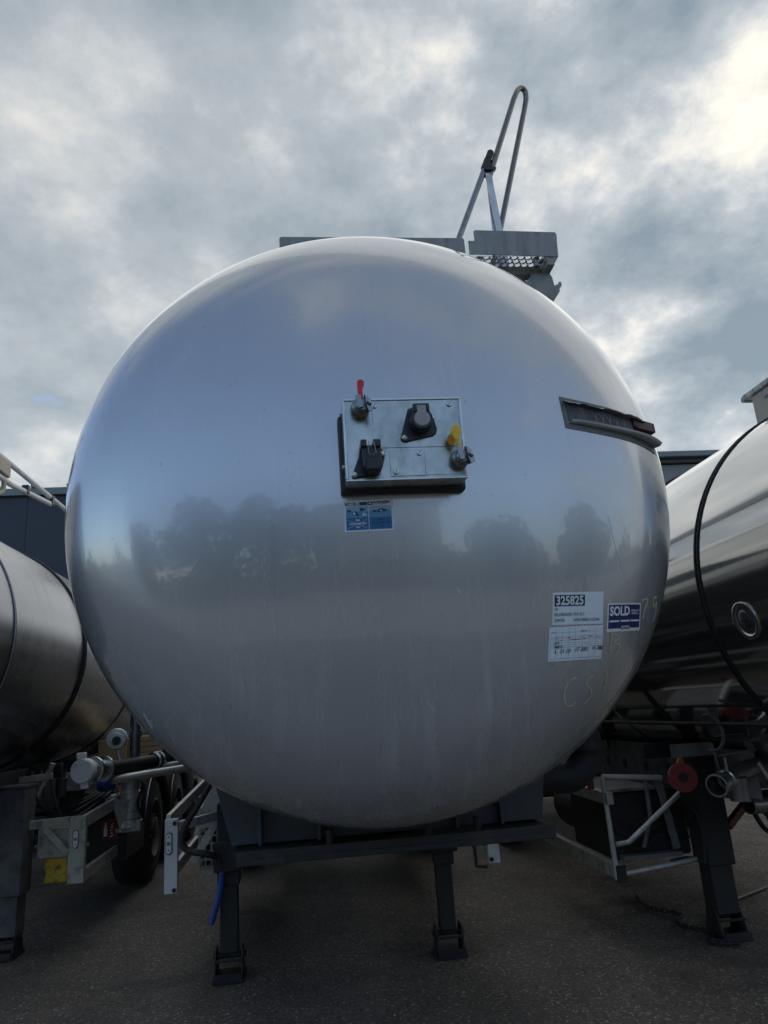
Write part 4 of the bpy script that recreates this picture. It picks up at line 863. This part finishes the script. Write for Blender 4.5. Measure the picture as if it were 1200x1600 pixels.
# ------------------------------------------------------------------ right trailer
RX, RZ, RR = 3.20, 2.04, 1.062
right = tag(empty('tank_trailer', (RX, 7.0, 0)), 'mirror polished tank trailer with black cords around it and a cream hatch box on top', 'trailer', TR_GROUP)
build_tank('tank_shell', RX, RZ, RR, 2.8, .30, 2.45, 12.0, 'polished', right)
for y in (3.662, 3.692): ring(RX, RZ, RR + .005, y, .0055, 'tank_cord', 'rubber', right)
ring(RX, RZ, RR + .008, 4.84, .011, 'tank_cord', 'rubber', right)
ring(RX, RZ, RR + .003, 5.6, .006, 'weld_bead', 'polished', right)
def on_right(z, y, off):
    a = asin((z - RZ)/RR); n = V((-cos(a), 0, sin(a))); return V((RX, y, RZ)) + n*(RR + off), n
p, n = on_right(1.81, 3.365, .004)
ft = MB().lathe([(.096, -.006), (.095, .003), (.090, .006), (.080, .006), (.074, .002), (.069, -.003)], p, n, 40).build('round_fitting', 'stainless', right, smooth=35)
MB().lathe([(.069, -.003), (.060, -.002), (.052, .000), (.048, .003), (.046, .004), (0, .005)], p, n, 32).build('fitting_plug', 'steel_dark', ft, smooth=35)
MB().bar(p + n*.004 + V((0, .026, .004)), p + n*.004 - V((0, .026, .004)), .006, .003, up=tuple(n)).build('plug_slot', 'ink', ft)
bx = MB().box(2.90, 3.50, 2.9, 3.985, 3.02, 3.285).build('hatch_box', 'cream', right, bevel=.008)
MB().box(2.885, 3.52, 2.85, 4.05, 3.287, 3.325).build('hatch_lid', 'alu_dirty', bx, bevel=.006)
MB().tube([(2.89, 4.055, 3.30), (3.5, 4.055, 3.30)], .022, 10).build('hatch_hinge', 'steel_dark', bx)
MB().box(2.892, 2.899, 3.2, 3.86, 3.22, 3.235).build('hatch_trim', 'siding', bx)
for x in (2.66, 3.74): MB().box(x - .05, x + .05, 4.4, 12.0, .82, 1.12).build('chassis_beam', 'beam_grey', right, bevel=.005)
hb = MB()
for y in (5.35, 5.72, 6.12, 6.47, 6.85): MB().lathe([(.036, 0), (.036, .003), (0, .003)], (2.61, y, .945), (-1, 0, 0), 20).build('beam_hole', 'ink', right)
for y in (4.7, 7.0, 10): MB().box(2.712, 3.688, y - .05, y + .05, .86, 1.06).build('chassis_cross_beam', 'dark_frame', right)
MB().box(2.30, 2.57, 4.63, 4.66, 1.085, 1.165).build('frame_plate', 'beam_grey', right, bevel=.002)
MB().bar((2.565, 4.62, 1.16), (2.60, 4.62, .86), .006, .022).build('frame_edge', 'alu', right)
landing_leg(2.545, 4.80, 1.08, .185, 'leg_grey', right, split=.42); landing_leg(3.86, 4.80, 1.08, .20, 'leg_grey', right, split=.42)
MB().prism([(2.425, 4.76, .80), (2.455, 4.76, .80), (2.455, 4.76, .55)], (0, .02, 0)).build('leg_gusset', 'dark_frame', right)
rd = MB().lathe([(.030, 0), (.084, 0), (.088, .006), (.088, .05), (.03, .05)], (2.35, 4.66, .965), (-.35, -1, 0), 28).build('crank_disc', 'disc_red', right, smooth=35, label='red disc on the crank shaft')
MB().lathe([(.030, .0), (.030, .048), (0, .048)], (2.35, 4.66, .965), (-.35, -1, 0), 14).build('disc_bore', 'ink', rd)
MB().prism([(2.33, 4.65, 1.05), (2.38, 4.65, 1.045), (2.365, 4.65, 1.11)], (0, .02, 0)).build('crank_tip', 'orange', right)
# guard frame with pale boards
MB().tube([(1.90, 4.85, .985), (1.905, 4.85, .37)], .017, 10).build('guard_post', 'alu', right)
MB().tube([(1.895, 4.85, .985), (2.30, 4.85, .950)], .018, 10).build('guard_bar', 'alu', right)
MB().tube([(1.91, 4.85, .392), (2.52, 4.85, .447)], .017, 10).build('guard_bar', 'alu', right)
MB().tube([(1.93, 4.86, .570), (2.02, 4.86, .577), (2.44, 4.86, .860)], .017, 10).build('guard_bar', 'alu', right)
MB().bar((1.912, 4.80, .855), (1.905, 6.02, .862), .045, .075).build('guard_board', 'alu_dirty', right, bevel=.003)
MB().bar((1.925, 4.80, .410), (1.905, 6.25, .425), .045, .085).build('guard_board', 'alu_dirty', right, bevel=.003)
MB().box(1.885, 1.945, 4.785, 4.80, .36, .46).build('board_end', 'leg_grey', right)
MB().tube([(1.90, 6.0, .83), (1.78, 6.2, .66)], .016, 8).build('guard_bar', 'alu', right)
bx = MB().box(1.97, 2.52, 5.02, 5.75, .44, .865).build('battery_box', 'dark_frame', right, bevel=.02)
MB().box(1.94, 2.30, 4.96, 5.78, .868, .890).build('box_lid', 'beam_grey', bx, bevel=.004)
MB().tube([(2.235, 4.95, .965), (2.23, 4.95, .70), (2.155, 4.95, .52)], .016, 8).build('box_stay', 'beam_grey', right)
MB().bar((2.31, 4.93, .95), (2.37, 4.93, .50), .05, .012, up=(0, 1, 0)).build('box_stay', 'beam_grey', right)
MB().box(2.0, 2.40, 4.92, 5.0, .455, .480).build('box_shelf', 'beam_grey', right)
MB().tube([(1.86, 4.98, .90), (1.86, 4.98, 1.03)], .022, 10).build('marker_knob', 'rust_red', right)
MB().lathe([(.20, 0), (.22, .02), (.22, .5), (.20, .52), (0, .52)], (2.33, 6.1, .62), (0, 1, 0), 28).build('air_tank', 'dark_frame', right, smooth=35)
axle_set(RX, (8.5, 9.85, 11.2), 1.2, right)
# couplings under the right tank
MB().lathe([(.050, .03), (.055, .0), (.066, 0), (.066, .02), (.056, .025), (.056, .12), (.064, .125), (.064, .16), (.05, .17), (.05, .24)], (2.34, 4.24, .95), (.75, .55, .12), 28).build('hose_coupling', 'stainless', right, smooth=30)
MB().lathe([(.055, 0), (.055, .10), (.062, .10), (.062, .13), (.0, .13)], (2.54, 4.36, .84), (0, 0, 1), 22).build('coupling_elbow', 'steel_dark', right, smooth=30)
MB().tube([(2.52, 4.38, .98), (2.70, 4.42, 1.02), (2.95, 4.5, 1.03)], .055, 14).build('coupling_pipe', 'steel_dark', right)
MB().cyl((2.44, 4.28, 1.02), (2.44, 4.28, 1.10), .012, 8).bar((2.40, 4.28, 1.11), (2.56, 4.30, 1.12), .02, .008).build('coupling_handle', 'chrome', right)
MB().tube(smooth_path([(2.66, 4.30, 1.05), (2.70, 4.28, .95), (2.74, 4.28, .84), (2.75, 4.3, .72)]), .014, 8).build('coupling_lever', 'alu', right)
MB().bar((2.76, 4.95, .60), (3.15, 5.15, .80), .04, .05).build('red_frame', 'rust_red', right, bevel=.003)
# long marks of the lower tank belly: side channel
MB().tube([(2.33, 2.9, 1.30), (2.33, 7.5, 1.30)], .012, 8).build('belly_tube', 'dark_frame', right)
MB().tube(arc((2.31, 4.15, 1.25), .10, -.6*pi, .6*pi, 14, (.2, -1, 0), (0, 0, 1)), .010, 8).build('belly_hook', 'leg_light', right)
MB().tube([(2.46, 4.0, 1.20), (2.54, 3.7, 1.26)], .010, 8).build('belly_stay', 'leg_light', right)

# pipework and hoses below the right tank
MB().lathe([(.05, 0), (.05, .16), (.085, .16), (.085, .185), (.05, .185), (.05, .42), (.085, .42), (.085, .445), (.05, .445), (.05, .7)], (2.62, 4.42, .80), (1, .25, -.05), 24).build('manifold_pipe', 'steel_dark', right, smooth=30)
MB().tube([V((2.86, 4.34, 1.0)) + V((.075*cos(t), .02*sin(t), .075*sin(t))) for t in [2*pi*k/24 for k in range(24)]], .010, 8, closed=True).tube([(2.785, 4.34, 1.0), (2.935, 4.34, 1.0)], .007, 6).tube([(2.86, 4.36, .925), (2.86, 4.32, 1.075)], .007, 6).build('hand_wheel', 'rust_red', right)
MB().tube([(2.86, 4.34, 1.0), (2.86, 4.46, .82)], .016, 8).build('valve_spindle', 'steel_dark', right)
for k in range(3):
    MB().tube(smooth_path([(2.70 + .09*k, 4.6, 1.06), (2.66 + .10*k, 4.5, .86 - .06*k), (2.80 + .08*k, 4.55, .62 - .05*k), (3.1, 4.7, .70 - .05*k), (3.4, 4.9, .9)]), .015, 8).build('air_hose', 'rubber', right)
MB().tube(smooth_path([(2.43, 4.70, 1.02), (2.36, 4.72, .86), (2.44, 4.70, .70), (2.43, 4.70, .45)]), .012, 8).build('air_hose', 'rubber', right)
MB().box(2.66, 2.92, 4.62, 4.70, .86, 1.04).build('valve_block', 'beam_grey', right, bevel=.006)
for y in (5.0, 6.4, 7.8): MB().box(2.28, 2.62, y, y + .05, 1.06, 1.16).build('tank_saddle', 'dark_frame', right, bevel=.004)
for z in (.55, .62, .70): MB().tube(smooth_path([(2.0, 4.99, z), (2.15, 4.97, z - .04), (2.3, 4.98, z + .03), (2.5, 4.99, z)]), .009, 6).build('air_hose', 'leg_grey', right)
# hoses and brackets below the left tank
for k in range(4):
    MB().tube(smooth_path([(-2.30 + .07*k, 6.35, 1.22), (-2.24 + .08*k, 6.30, 1.05 - .04*k), (-2.10 + .06*k, 6.4, .92 - .03*k), (-1.92 + .05*k, 6.8, .95), (-1.8, 7.4, 1.05)]), .013, 8).build('air_hose', 'rubber', left)
MB().box(-1.98, -1.86, 6.42, 6.5, 1.04, 1.17).build('valve_block', 'beam_grey', left, bevel=.006)
MB().lathe([(.05, 0), (.05, .14), (.03, .15), (.03, .20)], (-2.02, 6.45, 1.0), (0, 0, 1), 18).build('air_filter', 'leg_grey', left)
MB().tube([(-2.06, 6.2, .66), (-1.72, 6.2, .66)], .014, 8).build('guard_stay', 'alu_dirty', left)
for y in (6.5, 7.2): MB().box(-2.40, -2.05, y, y + .05, 1.15, 1.26).build('tank_saddle', 'dark_frame', left, bevel=.004)
MB().tube(smooth_path([(-1.58, 6.96, 1.12), (-1.48, 6.9, 1.02), (-1.52, 6.9, .86), (-1.46, 6.95, .70)]), .011, 8).build('drain_hose', 'rubber', left)
for x in (-1.655, -1.555): MB().lathe([(.012, 0), (.012, .012), (0, .014)], (x, 6.88, .655), (0, -1, 0), 6).build('bolt', 'screw', left, smooth=0)

# chain lying on the ground by the right leg
ch = tag(empty('chain', (2.4, 5.1, 0)), 'dark rusty chain lying on the asphalt beside the right trailer leg', 'chain')
P = smooth_path([(2.40, 5.78, .014), (2.36, 5.5, .014), (2.47, 5.25, .014), (2.36, 5.05, .014), (2.46, 4.85, .014), (2.38, 4.68, .014), (2.50, 4.60, .014)], 7)
me0 = None
for i in range(len(P) - 1):
    c = (P[i] + P[i + 1])/2; dv = (P[i + 1] - P[i]).normalized(); sd = V((-dv.y, dv.x, 0)) if i % 2 else V((-dv.y*.35, dv.x*.35, .93))
    pts = [c + dv*.030*cos(t) + sd*.014*sin(t) + V((0, 0, .006)) for t in [2*pi*k/12 for k in range(12)]]
    MB().tube(pts, .0055, 6, closed=True).build('chain_link', 'leg_grey', ch)
hz = MB().tube(smooth_path([(2.30, 4.9, .43), (2.42, 4.9, .44), (2.55, 4.88, .40), (2.62, 4.9, .25), (2.60, 4.95, .10), (2.62, 5.1, .018), (2.9, 5.4, .018), (3.4, 5.7, .018)]), .014, 8).build('cable', 'hose', base=(2.6, 4.95, 0))
tag(hz, 'thin black cable drooping from the right guard frame down to the ground', 'cable')

# ------------------------------------------------------------------ buildings
wh = tag(empty('warehouse', (-14, 20, 0)), 'dark navy clad warehouse with grey fascia behind the left trailer', 'building')
WY, WZ = 15.5, 6.60
MB().box(-30, -2.5, WY, WY + 22, 0, WZ - .14).build('wall', 'wall_navy', wh, smooth=0)
MB().box(-30.1, -2.4, WY - .10, WY + 22.1, WZ - .14, WZ + .02).build('fascia', 'fascia', wh, bevel=.01)
MB().prism([(-30.1, WY - .06, WZ + .025), (-30.1, WY + 22, WZ + .025), (-30.1, WY + 11, WZ + 1.0)], (27.7, 0, 0)).build('roof', 'fascia', wh, smooth=0)
cl = None
for k in range(22):
    x = -6.35 + k*.74 - 9
    if cl is None: cl = MB().box(x - .05, x + .05, WY - .13, WY + .02, WZ + .02, WZ + .09).build('roof_clip', 'fascia', wh, bevel=.01); x00 = x
    else: part_copy(cl, wh, (x - x00, 0, 0))
seam = MB().box(-29.0, -28.97, WY - .012, WY, 0, WZ - .15).build('cladding_seam', 'wall_navy', wh, smooth=0)
for k in range(1, 26): part_copy(seam, wh, (k*1.05, 0, 0))

sh = tag(empty('shed', (9, 20, 0)), 'grey flat roofed shed with horizontal boards between the silver and polished tanks', 'building')
MB().box(5.0, 16, 13.5, 24, 0, 6.05).build('wall', 'siding', sh, smooth=0)
MB().box(4.8, 16.2, 13.2, 24.2, 6.13, 6.25).build('roof', 'fascia', sh, bevel=.01)
MB().box(4.9, 16.1, 13.35, 24.1, 6.05, 6.125).build('fascia', 'siding_dark', sh, smooth=0)
bd = MB().box(5.0, 16.0, 13.46, 13.498, 5.66, 6.04).build('board', 'siding', sh, bevel=.01)
for k in range(1, 15): part_copy(bd, sh, (0, 0, -.40*k))
MB().tube([(6.9, 13.38, 4.6), (8.6, 13.38, 5.95)], .05, 8).build('downpipe', 'siding_dark', sh)

# behind the camera: what the shiny tanks mirror
def leaf_crown(cx_, cy_, cz_, rx_, rz_, n, seed):
    rnd = random.Random(seed); b = MB(); lobes = []
    for k in range(9):
        a = rnd.uniform(0, 2*pi); e = rnd.uniform(-.5, 1.0); q = rnd.uniform(.35, .8)
        lobes.append((q*rx_*cos(a)*cos(e), q*rx_*sin(a)*cos(e), q*rz_*sin(e), rnd.uniform(.32, .55)))
    for k in range(n):
        lx, ly, lz, lr = rnd.choice(lobes)
        d_ = V((rnd.gauss(0, 1), rnd.gauss(0, 1), rnd.gauss(0, 1))).normalized()*lr*(rnd.random()**.4)
        c = V((cx_ + lx + d_.x*rx_, cy_ + ly + d_.y*rx_, cz_ + lz + d_.z*rz_))
        u = V((rnd.gauss(0, 1), rnd.gauss(0, 1), rnd.gauss(0, 1))).normalized(); w = u.orthogonal().normalized(); s_ = rnd.uniform(.12, .32)
        b.add([c - u*s_, c + w*s_*.6, c + u*s_, c - w*s_*.6], [(0, 1, 2, 3)])
    return b
def tree(x, y, h, rx_, seed, m, label):
    t = tag(empty('broadleaf_tree', (x, y, 0)), label, 'tree', 'trees across the yard')
    b = MB().tube([(x, y, 0), (x + .1, y, h*.3), (x - .05, y + .1, h*.6), (x, y, h*.85)], [.28, .22, .13, .04], 10)
    rnd = random.Random(seed)
    for k in range(6):
        a = rnd.uniform(0, 2*pi); z = h*rnd.uniform(.3, .6)
        b.tube([(x, y, z), (x + rx_*.4*cos(a), y + rx_*.4*sin(a), z + h*.15), (x + rx_*.7*cos(a), y + rx_*.7*sin(a), z + h*.22)], [.10, .06, .02], 6)
    b.build('trunk', 'bark', t)
    leaf_crown(x, y, h*.48, rx_*1.2, h*.5, 4200, seed).build('crown', m, t, smooth=0)
for a in ((-13, -21, 9.5, 3.6, 1, 'leaf_dark', 'broad dark tree across the yard, tallest of the row mirrored in the silver dome'),
          (-7, -24, 10.5, 3.8, 2, 'leaf', 'round green tree across the yard next to the pale office block'),
          (-19, -18, 8.0, 3.2, 3, 'leaf', 'low spreading tree at the end of the row across the yard'),
          (17, -15, 7.5, 2.4, 4, 'leaf_dark', 'slim dark tree mirrored beside the silver dome\'s right edge'),
          (12, -19, 6.0, 2.6, 5, 'leaf', 'short bushy tree mirrored in the right half of the silver dome')):
    tree(*a)
of = tag(empty('office_block', (3, -32, 0)), 'pale rendered office block across the yard mirrored in the silver dome', 'building')
MB().box(-4, 9, -38, -27, 0, 8.2).build('wall', 'pale_wall', of, smooth=0)
MB().box(-4.3, 9.3, -38.3, -26.7, 8.2, 8.5).build('roof', 'siding_dark', of)
wn = None
for j in range(2):
    for i in range(5):
        x, z = -2.9 + i*2.3, 1.5 + j*3.4
        if wn is None:
            wn = MB().box(x, x + 1.4, -26.995, -26.94, z, z + 1.5).build('window', 'pale_wall', of); x0, z0 = x, z
            MB().box(x + .07, x + 1.33, -26.94, -26.93, z + .07, z + 1.43).build('pane', 'pane', wn)
        else: part_copy(wn, of, (x - x0, 0, z - z0))
rnd = random.Random(21); b = MB()  # unseen hedge, added to close the bright gap under the mirrored trees
for k in range(5200):
    x = rnd.uniform(-30, 26); c = V((x, -26 + rnd.gauss(0, .7), abs(rnd.gauss(0, 1.15 + .35*sin(x*.8))) + .1)); u = V((rnd.gauss(0, 1), rnd.gauss(0, 1), rnd.gauss(0, 1))).normalized(); w = u.orthogonal().normalized(); s_ = rnd.uniform(.16, .4)
    b.add([c - u*s_, c + w*s_*.7, c + u*s_, c - w*s_*.7], [(0, 1, 2, 3)])
tag(b.build('hedge', 'leaf', base=(-2, -26, 0), smooth=0), 'long low hedge added across the yard to darken the horizon mirrored in the silver dome', 'hedge')
rnd = random.Random(11); b = MB()
for k in range(5200):
    a = rnd.uniform(pi*.80, pi*2.2); R_ = rnd.uniform(75, 95); h = 4 + 3.2*sin(a*9) + 2*sin(a*23 + 1); z = rnd.uniform(0, max(2.0, h + rnd.gauss(0, .8)))
    c = V((R_*cos(a), R_*sin(a), z)); u = V((rnd.gauss(0, 1), rnd.gauss(0, 1), rnd.gauss(0, 1))).normalized(); w = u.orthogonal().normalized(); s_ = rnd.uniform(.7, 1.6)
    b.add([c - u*s_, c + w*s_*.7, c + u*s_, c - w*s_*.7], [(0, 1, 2, 3)])
tag(b.build('woods', 'leaf_dark', kind='stuff', smooth=0), 'far off dark wood along the horizon behind the yard', 'wood')

# ------------------------------------------------------------------ loose grit on the asphalt
rnd = random.Random(5); b = MB()
for k in range(15000):
    y = 3.2 + 6.3*rnd.random()**1.25; x = rnd.uniform(-.62*y, .95*y)
    s_ = .0028 + .0065*rnd.random()**4; c = V((x, y, s_*.3)); q = [rnd.uniform(.6, 1.3) for _ in range(6)]
    b.add([c + V((s_*q[0], 0, 0)), c + V((0, s_*q[1], 0)), c - V((s_*q[2], 0, 0)), c - V((0, s_*q[3], 0)), c + V((0, 0, s_*.7*q[4])), c - V((0, 0, s_*.3))],
          [(0, 1, 4), (1, 2, 4), (2, 3, 4), (3, 0, 4), (1, 0, 5), (2, 1, 5), (3, 2, 5), (0, 3, 5)])
def fast_build(b, name, m):
    me = bpy.data.meshes.new(name); me.from_pydata(b.v, [], b.f); me.materials.append(M[m]); o = bpy.data.objects.new(name, me); COL.objects.link(o); return o
gr = fast_build(b, 'gravel', 'stone'); gr['kind'] = 'stuff'; tag(gr, 'pale loose grit scattered over the dark asphalt', 'gravel')
